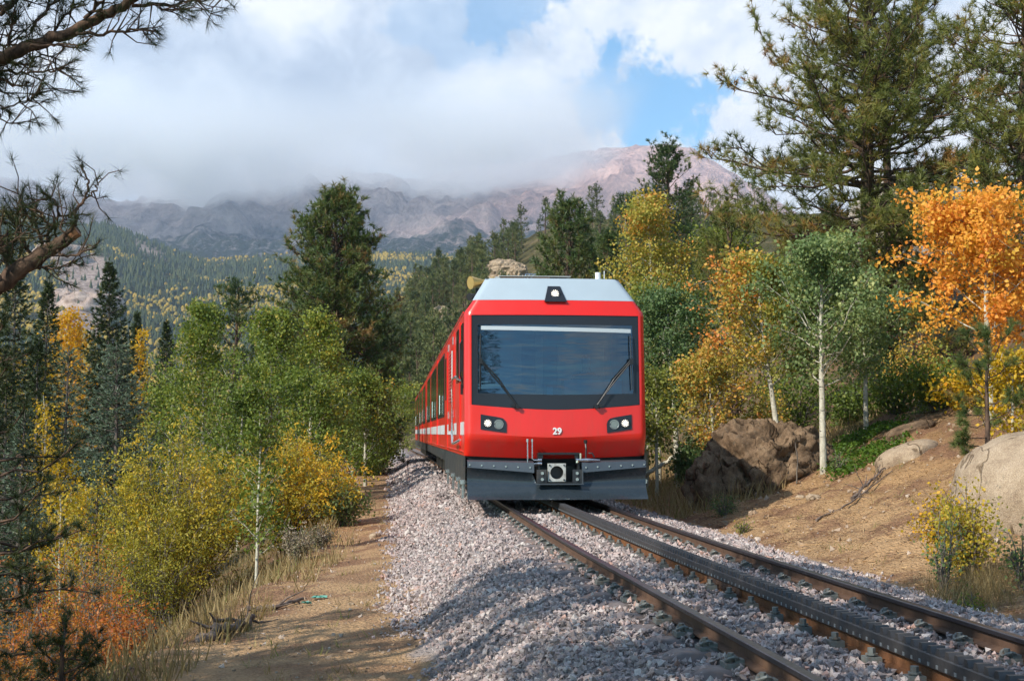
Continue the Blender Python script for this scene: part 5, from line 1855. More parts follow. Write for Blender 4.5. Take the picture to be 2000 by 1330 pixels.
def log(pts, rad, label, mat=None, twigs=0, seed=0, name='fallen_branch', cat='branch'):
    rng = RS(seed)
    P = np.array([list(p) for p in pts], float)
    f = np.linspace(0, 1, 14)
    Q = np.stack([np.interp(f, np.linspace(0, 1, len(P)), P[:, k]) for k in range(3)], 1)
    Q[1:-1] += rng.randn(12, 3) * rad[0] * 0.35
    mb = MB()
    mb.tube(Q, np.linspace(rad[0], rad[1], 14), 7)
    for _ in range(twigs):
        i = rng.randint(3, 13)
        d = rng.randn(3) * 0.12 + np.array([0, 0, 0.03])
        mb.tube([Q[i], Q[i] + d * 0.6 + rng.randn(3) * 0.02, Q[i] + d * 1.2], [rad[1] * .8, rad[1] * .5, rad[1] * .25], 4, cap=False)
    o = mb.obj(name, mat or B_DEAD, smooth=True)
    return tag(o, label, cat)


def gp(px, Y, dz=0.03):
    x = xat(px, Y)
    return (x, Y, gz(x, Y) + dz)


log([gp(488, 14.3, .05), gp(540, 14.3, .04), gp(596, 14.8, .05)], (.030, .018), 'dark dead branch lying across the path edge', twigs=3, seed=1)
log([gp(398, 12.2, .04), gp(455, 12.5, .07), gp(500, 13.0, .10)], (.055, .03), 'thick weathered branch at the lip of the left bank', twigs=7, seed=2)
log([gp(425, 12.6, .12), gp(470, 12.9, .10), gp(520, 13.1, .04)], (.022, .010), 'thin forked branch resting on the thick weathered one', twigs=4, seed=3)
log([gp(1660, 20.5, .04), gp(1700, 21.2, .07), gp(1725, 21.9, .04)], (.03, .012), 'grey dead branch tangle below the upright aspen', twigs=12, seed=4)
log([gp(1590, 19.3, .03), gp(1650, 20.2, .04), gp(1740, 21.4, .04)], (.018, .008), 'long thin stick lying along the right bank', twigs=4, seed=5)
log([gp(1255, 33.5, .35), gp(1290, 33.5, .62), gp(1335, 33.5, .95)], (.06, .045), 'white fallen aspen trunk propped among the trees beside the train', B_ASPEN, seed=6, name='fallen_log', cat='log')
log([gp(1470, 26.5, .95), gp(1440, 26.2, 1.0), gp(1415, 26.0, 1.02)], (.022, .008), 'dark dead snag poking out above the earth bank', twigs=5, seed=8)
log([gp(1553, 24.6, 0), gp(1556, 24.6, .4), gp(1552, 24.6, .75)], (.016, .010), 'thin dead stem standing between the two pale trunks', B_SHRUB, seed=9, name='dead_stem', cat='stem')
for i, (px, Y, lab) in enumerate([(628, 14.9, 'turquoise scrap of netting on the path edge'), (605, 14.4, 'smaller turquoise scrap just below the larger one')]):
    rng = RS(60 + i)
    mb = MB()
    g = np.linspace(0, 1, 6)
    U, V_ = np.meshgrid(g, g, indexing='ij')
    sc = (.15, .06) if i == 0 else (.07, .04)
    x0, y0, z0 = gp(px, Y, .02)
    Z = 0.03 * rng.rand(6, 6)
    mb.grid(np.stack([x0 + (U - .5) * sc[0] + .02 * rng.randn(6, 6), y0 + (V_ - .5) * sc[1] + .02 * rng.randn(6, 6), z0 + Z], -1))
    mb.grid(np.stack([x0 + (U - .5) * sc[0], y0 + (V_ - .5) * sc[1], z0 + Z - .006], -1), flip=True)
    tag(mb.obj('netting_scrap', pbr('turquoise_netting', (0.10, 0.32, 0.26), 0.7)), lab, 'scrap')
# ------------------------------------------------------------------ far country
def polar(px, r, z):
    """points at pixel column px and distance r (along y) with height z"""
    return np.stack([(px - 1000.0) / PXF * r, r + 0 * px, z], -1)


def zpy(py, Y):
    """height of pixel row py at distance Y (vectorised)"""
    v = (665.0 - np.asarray(py, float)) / PXF
    return CAMZ + Y * (sin(PITCH) + v * cos(PITCH)) / (cos(PITCH) - v * sin(PITCH))


def ridged(P, oct=5):
    a, s, t = 1.0, 0.0, 0.0
    for k in range(oct):
        s = s + a * (1 - np.abs(2 * vnoise(P * 2 ** k + 31.7 * k) - 1))
        t += a
        a *= 0.52
    return s / t


# --- bare mountain range
MR0, MR1 = 3000.0, 5200.0
_mx = [-900, -400, 0, 60, 120, 180, 240, 330, 450, 600, 700, 745, 800, 870, 950, 1080, 1150, 1250, 1340, 1400, 1470, 1600, 1900, 2600]
_my = [300, 330, 352, 362, 384, 392, 402, 388, 345, 322, 340, 342, 356, 346, 330, 312, 298, 290, 295, 316, 362, 440, 470, 480]


def build_mountain():
    px = np.linspace(-500, 2100, 360)
    q = np.concatenate([np.linspace(0, 1, 110), np.linspace(1.01, 1.12, 6)])
    PX, Q = np.meshgrid(px, q, indexing='ij')
    r = MR0 + (MR1 - MR0) * Q
    zr = zpy(np.interp(PX, _mx, _my), MR1)
    zb = zpy(560 + 0 * PX, MR0)
    P = polar(PX, r, 0 * r)
    P3 = p3(P[..., 0] / 620, P[..., 1] / 620, 0.0)
    warp = (fbm(P3 * 0.8 + 9, 3) - 0.5)[..., None] * 1.1
    rg = ridged(P3 + warp, 6) - 0.62
    s = np.clip(Q, 0, 1)
    prof = s ** 1.15 * 0.75 + 0.25 * sstep(s, 0, 1)
    z = zb + (zr - zb) * prof + rg * 230 * np.sin(np.clip(s, 0, 1) * PI) ** 0.7
    z += (fbm(P3 * 9 + 3, 4) - 0.5) * 46 * sstep(1.0 - s, 0.0, 0.08)
    z += (ridged(P3 * 6 + 8, 5) - 0.6) * 85 * np.sin(np.clip(s, 0, 1) * PI) ** 0.5
    z = np.where(Q > 1, z - (Q - 1) * 700, z)
    mb = MB()
    mb.grid(np.stack([P[..., 0], r, z], -1), 0.5, flip=True)
    m, w = material('mountain_rock')
    pos = w.n('ShaderNodeNewGeometry').outputs['Position']
    sx = w.n('ShaderNodeSeparateXYZ', {0: pos})
    n1 = w.noise(pos, 0.0016, 8.0, 0.6)
    n2 = w.noise(w.vm('MULTIPLY', pos, (1, 1, 0.22)), 0.011, 8.0, 0.65)
    n3 = w.noise(pos, 0.05, 6.0, 0.7)
    rock_c = w.ramp(w.m('ADD', w.m('MULTIPLY', n2, 0.6), w.m('MULTIPLY', n3, 0.4)), [(0.30, (0.14, 0.122, 0.135)), (0.46, (0.30, 0.255, 0.265)), (0.58, (0.44, 0.375, 0.365)), (0.74, (0.64, 0.56, 0.53))])
    pink = w.ss(w.m('ADD', w.m('MULTIPLY', sx.outputs[0], 0.0009), w.m('MULTIPLY', w.m('SUBTRACT', n1, 0.5), 2.2)), -0.35, 0.35)
    rock_c = w.mix(pink, rock_c, w.mix(1.0, rock_c, (2.1, 1.65, 1.45), 'MULTIPLY'))
    wood_h = w.m('ADD', sx.outputs[2], w.m('MULTIPLY', w.m('SUBTRACT', n2, 0.5), 420.0))
    wood_m = w.m('MULTIPLY', w.ss(wood_h, 640.0, 520.0), w.ss(n3, 0.38, 0.5, 0.4, 1.0))
    c = w.mix(wood_m, rock_c, (0.030, 0.040, 0.028))
    b = w.n('ShaderNodeBsdfPrincipled', {'Base Color': c, 'Roughness': 1.0, 'Specular IOR Level': 0.05})
    bp = w.n('ShaderNodeBump', {'Height': w.m('ADD', w.m('MULTIPLY', n2, 1.0), w.m('MULTIPLY', n3, 0.5)), 'Strength': 1.0, 'Distance': 60.0})
    w.t.links.new(bp.outputs[0], b.inputs['Normal'])
    finish(w, b.outputs[0])
    tag(mb.obj('mountain', m, smooth=True), kind='structure')


build_mountain()

# --- forested valley side
VR0, VR1 = 600.0, 2500.0
_vx = [-900, -300, 0, 60, 110, 160, 200, 260, 330, 400, 480, 560, 700, 830, 1000, 1300, 2600]
_vy = [400, 415, 418, 424, 436, 442, 440, 462, 492, 512, 506, 500, 497, 500, 506, 515, 520]


def vhill(px, r):
    s = np.clip((r - VR0) / (VR1 - VR0), 0, 1)
    zr = zpy(np.interp(px, _vx, _vy), VR1)
    zb = -22.0
    x = (px - 1000) / PXF * r
    rg = ridged(p3(x / 420, r / 420), 4) - 0.6
    z = zb + (zr - zb) * (0.35 * s + 0.65 * s ** 1.5) + rg * 75 * np.sin(s * PI) ** 0.8
    # a spur on the left, the lit knob of bare rock
    k = np.exp(-((px - 150) / 90.0) ** 2 - ((r - 1500) / 260.0) ** 2)
    return z + 20 * k * (0.75 + 0.5 * fbm(p3(x / 40, r / 40), 4))


def rocky(px, r):
    """0..1 bare granite on the left spur"""
    x = (px - 1000) / PXF * r
    n = fbm(p3(x / 90, r / 90, 4.0), 4)
    a = np.exp(-((px - 150) / 75.0) ** 2 - ((r - 1480) / 230.0) ** 2) * 1.3
    b = np.exp(-((px - 130) / 110.0) ** 2 - ((r - 1950) / 260.0) ** 2) * 0.9
    d = np.exp(-((px - 285) / 60.0) ** 2 - ((r - 2300) / 200.0) ** 2) * 0.6
    return sstep(a + b + d + (n - 0.5) * 1.2, 0.45, 0.75)


def build_valley():
    px = np.linspace(-500, 1700, 260)
    q = np.concatenate([np.linspace(0, 1, 100), [1.03, 1.08, 1.15]])
    PX, Q = np.meshgrid(px, q, indexing='ij')
    r = VR0 + (VR1 - VR0) * Q
    z = vhill(PX, r)
    z = np.where(Q > 1, z - (Q - 1) * 900, z)
    mb = MB()
    P = polar(PX, r, z)
    mb.grid(P, rocky(PX, r), flip=True)
    m, w = material('valley_soil')
    pos = w.n('ShaderNodeNewGeometry').outputs['Position']
    t = w.n('ShaderNodeAttribute', attribute_name='tint').outputs['Fac']
    n1 = w.noise(pos, 0.05, 7.0, 0.65)
    n2 = w.noise(pos, 0.2, 6.0, 0.65)
    veg = w.ramp(n1, [(0.35, (0.028, 0.036, 0.018)), (0.55, (0.055, 0.060, 0.026)), (0.72, (0.11, 0.095, 0.038))])
    rk = w.ramp(n2, [(0.35, (0.20, 0.14, 0.115)), (0.5, (0.40, 0.30, 0.245)), (0.65, (0.52, 0.42, 0.36))])
    b = w.n('ShaderNodeBsdfPrincipled', {'Base Color': w.mix(t, veg, rk), 'Roughness': 1.0, 'Specular IOR Level': 0.05})
    bp = w.n('ShaderNodeBump', {'Height': n2, 'Strength': 0.8, 'Distance': 8.0})
    w.t.links.new(bp.outputs[0], b.inputs['Normal'])
    finish(w, b.outputs[0])
    tag(mb.obj('valley_hillside', m, smooth=True), kind='structure')
    # its forest: countless little conifers and yellow aspens
    rng = RS(200)
    n = 25000
    pxs = rng.uniform(-60, 1180, n)
    rr = VR0 + 60 + (VR1 - VR0 - 60) * rng.rand(n) ** 0.8
    rk = rocky(pxs, rr)
    keep = rng.rand(n) > rk * 0.93
    pxs, rr = pxs[keep], rr[keep]
    x = (pxs - 1000) / PXF * rr
    z = vhill(pxs, rr)
    n = len(x)
    gold = fbm(p3(x / 110, rr / 170, 6.0), 4)
    isg = (gold + 0.10 * rng.randn(n) + 0.05 * sstep(pxs, 250, 420)) > 0.645
    h = np.where(isg, 7 + 4 * rng.rand(n), 8 + 7 * rng.rand(n))
    rad = h * np.where(isg, 0.30, 0.19) * (0.8 + 0.4 * rng.rand(n))
    k = 4
    a = np.arange(k) / k * 2 * PI
    a0 = rng.rand(n, 1) * 6.28
    ring = lambda f, zf: np.stack([x[:, None] + rad[:, None] * f * np.cos(a + a0) * (0.8 + 0.4 * rng.rand(n, k)), rr[:, None] + rad[:, None] * f * np.sin(a + a0) * (0.8 + 0.4 * rng.rand(n, k)),
                                   np.broadcast_to((z + h * zf)[:, None], (n, k))], -1)
    zf = np.where(isg, 0.55, 0.18)
    r1 = ring(1.0, zf)
    r2 = ring(np.where(isg, 0.75, 0.55)[:, None], np.where(isg, 0.85, 0.55))
    top = np.stack([x, rr, z + h], -1)[:, None]
    V = np.concatenate([r1, r2, top], 1)
    F4 = np.array([[j, (j + 1) % k, k + (j + 1) % k, k + j] for j in range(k)])
    F3 = np.array([[k + j, k + (j + 1) % k, 2 * k] for j in range(k)])
    t = np.where(isg, 0.70 + 0.3 * rng.rand(n), 0.55 * rng.rand(n))
    base_i = (np.arange(n) * (1 + 2 * k))[:, None, None]
    mb = MB()
    mb.add(V.reshape(-1, 3), (F4[None] + base_i).reshape(-1, 4), np.repeat(t, 1 + 2 * k))
    mb.f.append((F3[None] + base_i).reshape(-1, 3))
    mb.mi.append(np.zeros(n * len(F3), np.int32))
    o = mb.obj('forest', foliage('far_forest', [(0.0, (0.026, 0.042, 0.020)), (0.5, (0.075, 0.090, 0.030)), (0.62, (0.14, 0.13, 0.035)), (0.75, (0.27, 0.20, 0.035)), (1.0, (0.40, 0.26, 0.035))], 0.1, 0.8), smooth=True)
    tag(o, 'distant dark conifer forest flecked with yellow aspens across the valley', kind='stuff')


build_valley()

# --- rocky wooded hill behind the train
HR0, HR1 = 95.0, 330.0
_hx = [200, 560, 660, 720, 760, 800, 850, 900, 960, 1010, 1050, 1100, 1200, 1300, 1450, 1600, 2000, 2600]
_hy = [930, 880, 800, 720, 640, 585, 545, 515, 488, 462, 440, 424, 410, 405, 408, 405, 380, 360]


def rhill(px, r):
    s = np.clip((r - HR0) / (HR1 - HR0), 0, 1)
    zr = zpy(np.interp(px, _hx, np.array(_hy) + 14.0), HR1)
    x = (px - 1000) / PXF * r
    zb = -1.5 - 4.0 * sstep(px, 800, 600)
    z = zb + (zr - zb) * (0.85 * s + 0.15 * s ** 2)
    return z + (fbm(p3(x / 22, r / 22), 4) - 0.5) * 5.0 * np.sin(s * PI) + (fbm(p3(x / 5, r / 5), 3) - 0.5) * 1.2 * s


def build_rocky_hill():
    px = np.linspace(300, 2300, 200)
    q = np.concatenate([np.linspace(0, 1, 90), [1.05, 1.15, 1.4]])
    PX, Q = np.meshgrid(px, q, indexing='ij')
    r = HR0 + (HR1 - HR0) * Q
    z = rhill(PX, r)
    z = np.where(Q > 1, z - (Q - 1) * 60, z)
    mb = MB()
    mb.grid(polar(PX, r, z), 0.0, flip=True)
    m, w = material('hill_soil')
    pos = w.n('ShaderNodeNewGeometry').outputs['Position']
    n1 = w.noise(pos, 0.12, 7.0, 0.65)
    n2 = w.noise(pos, 0.9, 6.0, 0.65)
    c = w.ramp(w.m('ADD', w.m('MULTIPLY', n1, .6), w.m('MULTIPLY', n2, .4)), [(0.36, (0.045, 0.05, 0.022)), (0.52, (0.10, 0.085, 0.04)), (0.62, (0.20, 0.15, 0.09)), (0.70, (0.36, 0.28, 0.20))])
    b = w.n('ShaderNodeBsdfPrincipled', {'Base Color': c, 'Roughness': 1.0, 'Specular IOR Level': 0.05})
    bp = w.n('ShaderNodeBump', {'Height': n2, 'Strength': 0.8, 'Distance': 1.0})
    w.t.links.new(bp.outputs[0], b.inputs['Normal'])
    finish(w, b.outputs[0])
    tag(mb.obj('rocky_hill', m, smooth=True), kind='structure')
    # conifers standing on it
    F_HILL = foliage('hill_conifer', [(0.0, (0.045, 0.066, 0.028)), (0.5, (0.105, 0.128, 0.044)), (1.0, (0.20, 0.195, 0.07))], 0.12, 0.6)
    protos = []
    for v in range(7):
        prof = [[(0, 1.1), (.3, 1.5), (.65, 1.1), (.9, .5), (1, .1)], [(0, .9), (.35, 1.2), (.7, .8), (1, .08)], [(0, .8), (.3, 1.6), (.6, 1.5), (.85, 1.0), (1, .3)]][v % 3]
        ms = pine_meshes(300 + v, 7.0, prof, nl=30, L=0.42, K=7, w=0.095, tr=0.14, tint=0.30 + 0.07 * v, tvar=0.16, el=(-10, 45), tws=0.42, twig=0.5, cb=0.10)
        protos.append((ms[0].mesh('trunk', [B_PINE], True), ms[1].mesh('crown', [F_HILL])))
    rng = RS(210)
    made = 0
    G = 'conifers crowding the rocky hill behind the train'
    while made < 300:
        px, s = (rng.uniform(715, 1010) if made < 205 else rng.uniform(1010, 1480)), rng.rand() ** 0.75
        r = HR0 + 12 + (HR1 - HR0 - 10) * s
        z = float(rhill(np.array([px]), np.array([r]))[0])
        x = (px - 1000) / PXF * r
        h = rng.uniform(5.0, 9.5)
        py = 846 - (z + h - CAMZ) / r * PXF
        if 900 < px < 1262 and py > 552:
            continue
        if px > 1230 and py > 520:
            continue
        if any(abs(px - bx) < bw * 0.5 and r < br + 2 and py < by for bx, bw, br, by in ((980, 62, 266, 528), (862, 24, 226, 600), (846, 18, 216, 612), (815, 20, 202, 622))):
            continue
        wood, leaf = protos[rng.randint(7)]
        o = empty('conifer_tree', (x, r, z - 0.2), 'distant dark conifer among many on the rocky hill behind the train', 'tree', G, rng.rand() * 6.28)
        o.scale = (h / 7.0 * rng.uniform(.8, 1.15),) * 2 + (h / 7.0,)
        for nm, me in (('trunk', wood), ('crown', leaf)):
            c = bpy.data.objects.new(nm, me)
            c.parent = o
            col.objects.link(c)
        made += 1
    for i, (px, r, dim, lab) in enumerate([(985, 268, (3.6, 3.4, 2.8), 'broad tan rock outcrop on the hill crest above the train'), (948, 258, (2.4, 2.6, 1.6), 'smaller tan rock left of the crest outcrop'),
                                           (1014, 250, (1.5, 2.4, 2.0), 'steep tan rock right of the crest outcrop'), (968, 240, (1.8, 2.0, 1.3), 'low tan ledge below the crest outcrop'), (862, 225, (1.6, 2, 2.4), 'tall pale boulder halfway up the wooded hill'),
                                           (846, 215, (1.3, 1.6, 1.0), 'pale boulder below the tall one on the wooded hill'), (815, 200, (1.0, 1.2, 1.1), 'lowest pale boulder among the hill conifers')]):
        mb = rock_mesh(21.7 + i * 1.3, dim, freq=1.5, amp=0.42, n=30, sharp=True)
        o = mb.obj('rock_outcrop', R_TAN, smooth=False)
        o.location = ((px - 1000) / PXF * r, r, float(rhill(np.array([px]), np.array([r]))[0]) + dim[2] * 0.12)
        tag(o, lab, 'rock')


build_rocky_hill()
# bare granite lumps on the lit spur across the valley
for i, (px, r, dim, lab) in enumerate([(165, 1460, (30, 30, 17), 'lit pinkish granite dome across the valley at left'), (120, 1500, (16, 18, 12), 'small granite knob left of the lit dome'), (205, 1490, (18, 20, 16), 'granite shoulder right of the lit dome'),
                                       (110, 1900, (36, 40, 20), 'pink granite face behind the lit dome')]):
    o = rock_mesh(41.7 + i * 1.7, dim, freq=2.2, amp=0.38, n=32).obj('granite_dome', rock_mat('valley_granite', (0.20, 0.135, 0.11), (0.40, 0.30, 0.245), (0.52, 0.42, 0.36), 1.0, 0.12), smooth=True)
    o.location = ((px - 1000) / PXF * r, r, float(vhill(np.array([px]), np.array([r]))[0]) + dim[2] * 0.1)
    tag(o, lab, 'rock')

# ------------------------------------------------------------------ near pine reaching in from the left, other pines that shade the foreground
F_NEAR = foliage('near_pine_needle', [(0.0, (0.020, 0.034, 0.014)), (0.5, (0.042, 0.062, 0.020)), (1.0, (0.085, 0.10, 0.03))], 0.15, 0.4)


def near_pine():
    rng = RS(400)
    Y = 7.2
    tx = xat(-190, Y)
    root = empty('pine_tree', (tx, Y, gz(tx, Y) - 0.1), 'near dark pine reaching in from the left edge with a broken limb', 'tree')
    mb = MB()
    H = 8.5
    tp = trunk_path(rng, H, (0.01, 0), 12, 0.01) + np.array(root.location)
    mb.tube(tp, np.linspace(0.17, 0.03, 12), 9)
    mb.obj('trunk', B_PINE, root, smooth=True)

    def limb(main, r0, r1, subs, name, cut=False, seed=0, extra=()):
        rg = RS(seed)
        wood, nd = MB(), MB()
        tips, dirs = [], []

        def stroke(pts, ra, rb, dy=0.0, k=6, dens=0.0, tip=True):
            P = np.array([list(at(px, py, Y + dy + dd)) for px, py, dd in [(p + (0,))[:3] for p in pts]])
            n = max(6, len(P) * 4)
            f = np.linspace(0, len(P) - 1, n)
            Q = np.stack([np.interp(f, np.arange(len(P)), P[:, j]) for j in range(3)], 1)
            Qs = Q.copy()
            Qs[1:-1] = (Q[:-2] + 2 * Q[1:-1] + Q[2:]) / 4
            Qs[1:-1] += rg.randn(n - 2, 3) * 0.006
            wood.tube(Qs, np.linspace(ra, rb, n), k)
            if tip:
                tips.append(Qs[-1])
                dirs.append(unit(Qs[-1] - Qs[-3]))
            m = int(dens)
            for _ in range(m):
                i = rg.randint(2, n - 1)
                d0 = unit(Qs[min(i + 1, n - 1)] - Qs[i - 1])
                d = unit(d0 * 0.8 + rg.randn(3) * 0.75 + np.array([0, 0, 0.25]))
                l = rg.uniform(0.05, 0.22)
                e = Qs[i] + d * l
                mid = Qs[i] + d * l * 0.5 + rg.randn(3) * 0.012
                wood.tube([Qs[i], mid, e], [rb * 0.9 + 0.001, 0.003, 0.0022], 4)
                tips.append(e)
                dirs.append(unit(d + np.array([0, 0, 0.15])))
                if rg.rand() < 0.45:
                    e2 = mid + unit(d + rg.randn(3) * 0.7) * l * 0.6
                    wood.tube([mid, e2], [0.003, 0.002], 4)
                    tips.append(e2)
                    dirs.append(unit(e2 - mid))
        stroke(main, r0, r1, tip=not cut)
        for pts, ra, rb, dy, dens in subs:
            stroke(pts, ra, rb, dy, 5, dens)
        wood.obj(name, B_PINE, root, smooth=True)
        tips, dirs = np.array(tips), np.array(dirs)
        add_needles(nd, tips, dirs, 22, 0.082, 0.0026, 0.45 + 0.2 * rg.randn(len(tips)), rg, 0.62)
        add_needles(nd, tips - dirs * 0.035, dirs, 9, 0.075, 0.0026, 0.40 + 0.2 * rg.randn(len(tips)), rg, 0.75)
        nd.obj('needles', F_NEAR, root)
        if cut:
            e = at(*main[-1][:2], Y)
            p = at(*main[-2][:2], Y)
            d = (e - p).normalized()
            c = MB()
            c.tube([e - d * 0.05, e + d * 0.004], [r1 * 1.02, r1 * 1.02], 9)
            c.obj('broken_end', pbr('cut_wood', (0.32, 0.15, 0.07), 0.8, var=0.4, scale=40), root, smooth=False)

    limb([(-190, 150), (0, 112), (60, 92), (120, 72), (185, 40), (240, 12), (300, -20), (360, -45)], 0.040, 0.020,
         [([(150, 66), (185, 68), (235, 62), (265, 57), (310, 62)], 0.011, 0.005, -0.05, 16),
          ([(258, 12), (320, 10), (370, 2), (420, -6), (448, -2)], 0.012, 0.005, 0.05, 15),
          ([(300, 8), (330, 22), (360, 18)], 0.006, 0.004, 0.0, 6),
          ([(60, 62), (82, 30), (110, 0), (130, -30)], 0.010, 0.006, 0.1, 14),
          ([(165, 38), (190, 12), (220, -14)], 0.012, 0.007, -0.1, 12),
          ([(100, 74), (120, 40), (150, 10)], 0.008, 0.005, 0.15, 14),
          ([(0, 30), (25, 8), (50, -20)], 0.014, 0.008, 0.1, 6),
          ([(15, 98), (20, 60), (40, 30)], 0.010, 0.005, 0.05, 14),
          ([(-60, 130), (0, 142), (60, 143), (100, 138), (128, 132)], 0.010, 0.004, 0.0, 18),
          ([(-40, 130), (10, 125), (55, 130), (85, 105), (115, 118)], 0.010, 0.004, 0.1, 15),
          ([(60, 88), (110, 90), (150, 92), (170, 88)], 0.008, 0.004, -0.1, 10),
          ([(-60, 140), (0, 152), (30, 170), (55, 160)], 0.008, 0.004, 0.0, 12),
          ([(-40, 220), (0, 210), (40, 203), (65, 192), (84, 172)], 0.006, 0.003, 0.0, 14),
          ([(-40, 215), (-5, 222), (10, 240), (40, 244)], 0.006, 0.003, 0.0, 7),
          ([(-90, 150), (-40, 110), (0, 90), (40, 90)], 0.012, 0.006, 0.15, 16),
          ([(-80, 165), (-20, 150), (0, 175), (20, 190)], 0.008, 0.004, 0.1, 12)], 'limb', seed=401)
    limb([(-190, 640), (-60, 590), (0, 556), (60, 510), (110, 480), (151, 452)], 0.066, 0.032,
         [([(98, 486), (96, 465), (100, 440), (80, 420), (70, 400)], 0.012, 0.006, 0.05, 12),
          ([(120, 472), (135, 450), (147, 440), (146, 418), (157, 402), (166, 385), (172, 360), (170, 340), (158, 322)], 0.013, 0.004, -0.03, 8),
          ([(168, 388), (182, 378), (192, 362), (194, 345)], 0.006, 0.004, -0.03, 3),
          ([(170, 350), (160, 345), (150, 334)], 0.004, 0.002, -0.03, 0),
          ([(112, 490), (120, 500), (150, 499), (180, 486), (194, 468)], 0.008, 0.004, -0.05, 7),
          ([(60, 520), (90, 526), (120, 522), (148, 512)], 0.008, 0.004, 0.0, 8),
          ([(85, 490), (75, 460), (60, 430), (45, 410)], 0.012, 0.005, 0.1, 22),
          ([(60, 505), (50, 470), (30, 440), (20, 420)], 0.012, 0.005, 0.15, 22),
          ([(110, 470), (115, 430), (112, 400), (100, 390), (85, 388)], 0.009, 0.004, 0.05, 12),
          ([(40, 470), (42, 420), (40, 390), (30, 368)], 0.006, 0.003, 0.05, 2),
          ([(20, 540), (10, 500), (0, 470), (-10, 440)], 0.014, 0.006, 0.1, 22),
          ([(0, 550), (-15, 510), (-5, 480), (15, 450)], 0.012, 0.005, -0.1, 18),
          ([(120, 475), (130, 478), (138, 468)], 0.007, 0.004, -0.05, 0),
          ([(130, 462), (120, 440), (128, 425), (138, 424)], 0.006, 0.003, -0.05, 6)], 'limb', cut=True, seed=402)
    # unseen crown above the frame, which shades the foreground
    P_, D_ = [], []
    wood, nd = MB(), MB()
    for k in range(70):
        z = 4.2 + 4.0 * (k / 70)
        az = k * 2.4 + 0.4 * rng.randn()
        L = (1.9 - 1.5 * (k / 70)) * rng.uniform(.6, 1.1)
        p0 = np.array([tx, Y, root.location.z + z])
        P = limb_path(rng, p0, az, 0.35, L, 6, 0.15, 0.1)
        if P[:, 0].max() > xat(-20, Y) and P[-1, 2] < zat(-60, Y) + 0.5:
            continue
        wood.tube(P, np.linspace(0.02, 0.006, 6), 4)
        for _ in range(26):
            P_.append(along(P, rng.uniform(.3, 1)) + rng.randn(3) * 0.14)
            D_.append(unit(rng.randn(3) + [0, 0, .6]))
    wood.obj('branch', B_PINE, root, smooth=True)
    add_needles(nd, np.array(P_), np.array(D_), 30, 0.11, 0.005, 0.45 + 0.2 * rng.randn(len(P_)), rng, 0.7)
    nd.obj('crown', F_NEAR, root)


near_pine()
# dark boughs of a young pine low at the left edge
pine(-52, 11.0, 560, [(0, .9), (.25, 1.05), (.5, .95), (.8, .5), (1, .1)], 'young dark pine whose boughs fill the lower left edge', F_NEAR, seed=410, nl=75, L=0.10, K=44, w=0.0042, tr=0.05, tint=0.42, tvar=0.2, el=(-10, 40),
     curve=0.15, tws=0.10, twig=0.24, cb=0.02, inner=0.3)
pine(135, 8.6, 1245, [(0, .40), (.4, .40), (.8, .25), (1, .08)], 'knee high green pine seedling in the bottom left corner', F_NEAR, seed=411, nl=16, L=0.075, K=42, w=0.0036, tr=0.012, tint=0.66, tvar=0.12, el=(0, 35), tws=0.08, twig=0.12, cb=0.1, inner=0.3)
# pines beside the photographer, out of the frame, that cast the foreground shade
for i, (x, y, H, r, cb) in enumerate([(-3.6, 4.0, 11.0, 2.6, .54), (-6.3, 6.2, 9.5, 2.2, .22), (-8.8, 4.6, 10.5, 2.4, .2), (-3.3, 1.1, 11.0, 2.8, .46), (-6.0, 1.5, 10.0, 2.4, .25)]):
    ms = pine_meshes(420 + i, H, [(0, 1.2), (.4, r), (.65, r * .9), (.85, r * .55), (1, .15)], nl=50, L=0.32, K=9, w=0.065, tr=0.14, tint=.4, tws=.32, twig=.7, cb=cb)
    plant('pine_tree', (x, y, gz(x, y) - .05), ms, (B_PINE, F_PINE), ['pine beside the photographer nearest the path', 'taller pine further down the bank beside the photographer', 'pine lowest on the bank beside the photographer', 'pine standing right beside the photographer', 'pine on the bank behind the photographer'][i], 'tree')

# ------------------------------------------------------------------ cloud bank on the mountain, and the air
def volume_box(name, lo, hi, mat):
    lo, hi = np.array(lo, float), np.array(hi, float)
    mb = MB()
    mb.box((lo + hi) / 2, hi - lo)
    return mb.obj(name, mat)


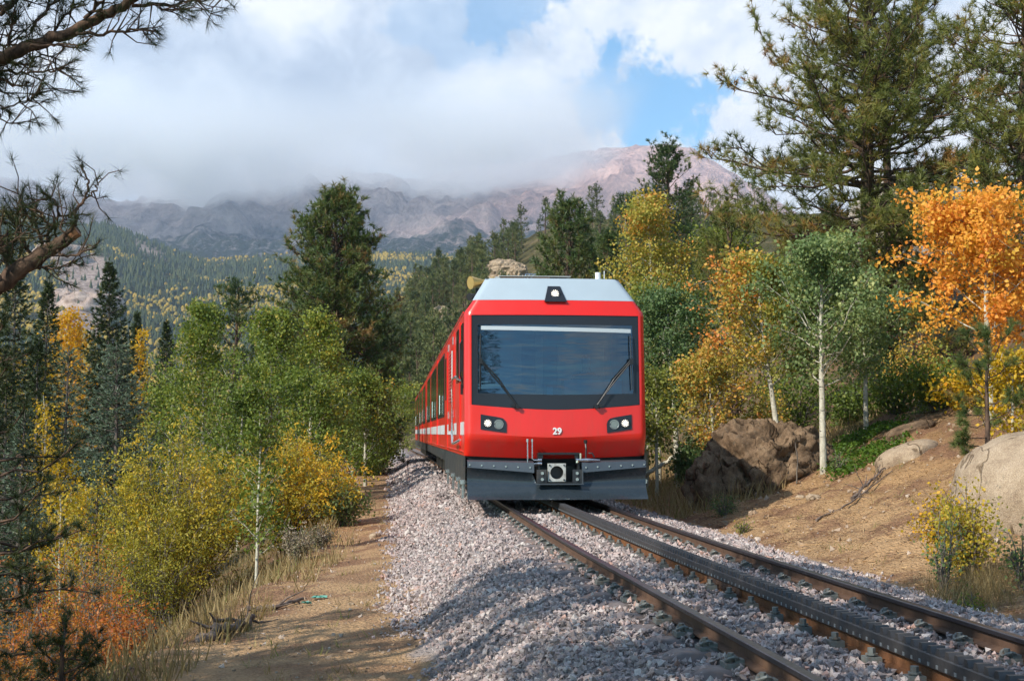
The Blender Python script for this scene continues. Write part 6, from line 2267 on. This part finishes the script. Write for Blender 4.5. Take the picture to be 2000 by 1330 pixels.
def cloud_material():
    m, w = material('cloud_vapour')
    pos = w.n('ShaderNodeNewGeometry').outputs['Position']
    sx = w.n('ShaderNodeSeparateXYZ', {0: pos})
    x, y, z = sx.outputs
    n1 = w.noise(pos, 0.0040, 7.0, 0.66)
    n0 = w.noise(pos, 0.0011, 2.0, 0.5)
    # lower limit of the cloud, dipping in the middle
    lo = w.n('ShaderNodeFloatCurve', {'Value': w.lin(x, -2600.0, 1400.0)})
    cv = lo.mapping.curves[0]
    pts = CLOUD_BASE
    while len(cv.points) < len(pts):
        cv.points.new(0.5, 0.5)
    for p, (px, py) in zip(cv.points, pts):
        X = (px - 1000) / PXF * 4000.0
        p.location = ((X + 2600) / 4000.0, float(zpy(py, 4000.0)) / 1400.0)
    lo.mapping.update()
    h = w.m('SUBTRACT', z, w.m('MULTIPLY', lo.outputs[0], 1400.0))
    h = w.m('ADD', h, w.m('MULTIPLY', w.m('SUBTRACT', n1, 0.5), 460.0))
    d = w.m('MULTIPLY', w.ss(h, 0.0, 110.0), 1.0)
    ends = w.m('MULTIPLY', w.ss(x, -2300.0, -1500.0, 0.15, 1.0), w.ss(w.m('ADD', x, w.m('MULTIPLY', w.m('SUBTRACT', n1, 0.5), 500.0)), 420.0, 130.0))
    topf = w.ss(w.m('ADD', z, w.m('MULTIPLY', w.m('SUBTRACT', n0, 0.5), 300.0)), 1080.0, 700.0)
    sides = w.m('MULTIPLY', w.ss(y, 3400.0, 3650.0), topf)
    dens = w.m('MULTIPLY', w.m('MULTIPLY', d, ends), w.m('MULTIPLY', sides, CLOUD_DENS))
    v = w.n('ShaderNodeVolumePrincipled', {'Color': (0.99, 0.995, 1.0, 1), 'Density': dens, 'Anisotropy': 0.2})
    out = w.n('ShaderNodeOutputMaterial')
    w.t.links.new(v.outputs[0], out.inputs['Volume'])
    return m


CLOUD_DENS = 0.0085
CLOUD_BASE = [(-690, 330), (0, 345), (130, 352), (230, 388), (300, 402), (380, 412), (450, 396), (560, 362), (680, 336), (780, 342), (870, 362), (960, 362), (1050, 340), (1120, 345), (1200, 335), (1260, 285), (1910, 250)]
o = volume_box('cloud', (-2500, 3400, 380), (900, 4700, 1300), cloud_material())
tag(o, 'low grey cloud bank hiding the mountain ridge', kind='stuff')

m, w = material('air')
v = w.n('ShaderNodeVolumePrincipled', {'Color': (0.62, 0.78, 1.0, 1), 'Density': 0.000085, 'Anisotropy': 0.3})
out = w.n('ShaderNodeOutputMaterial')
w.t.links.new(v.outputs[0], out.inputs['Volume'])
o = volume_box('haze', (-5200, -400, -300), (5200, 5650, 1320), m)
tag(o, 'thin bluish air over the valley', kind='stuff')

# rows of small repeated fixings stay joined
for o in scene.objects:
    if o.name.split('.')[0] in ('louvre_slats', 'bolt_row', 'pocket_bolts', 'coupler_bolts', 'lamp_diodes', 'door_fittings'):
        o['kind'] = 'stuff'
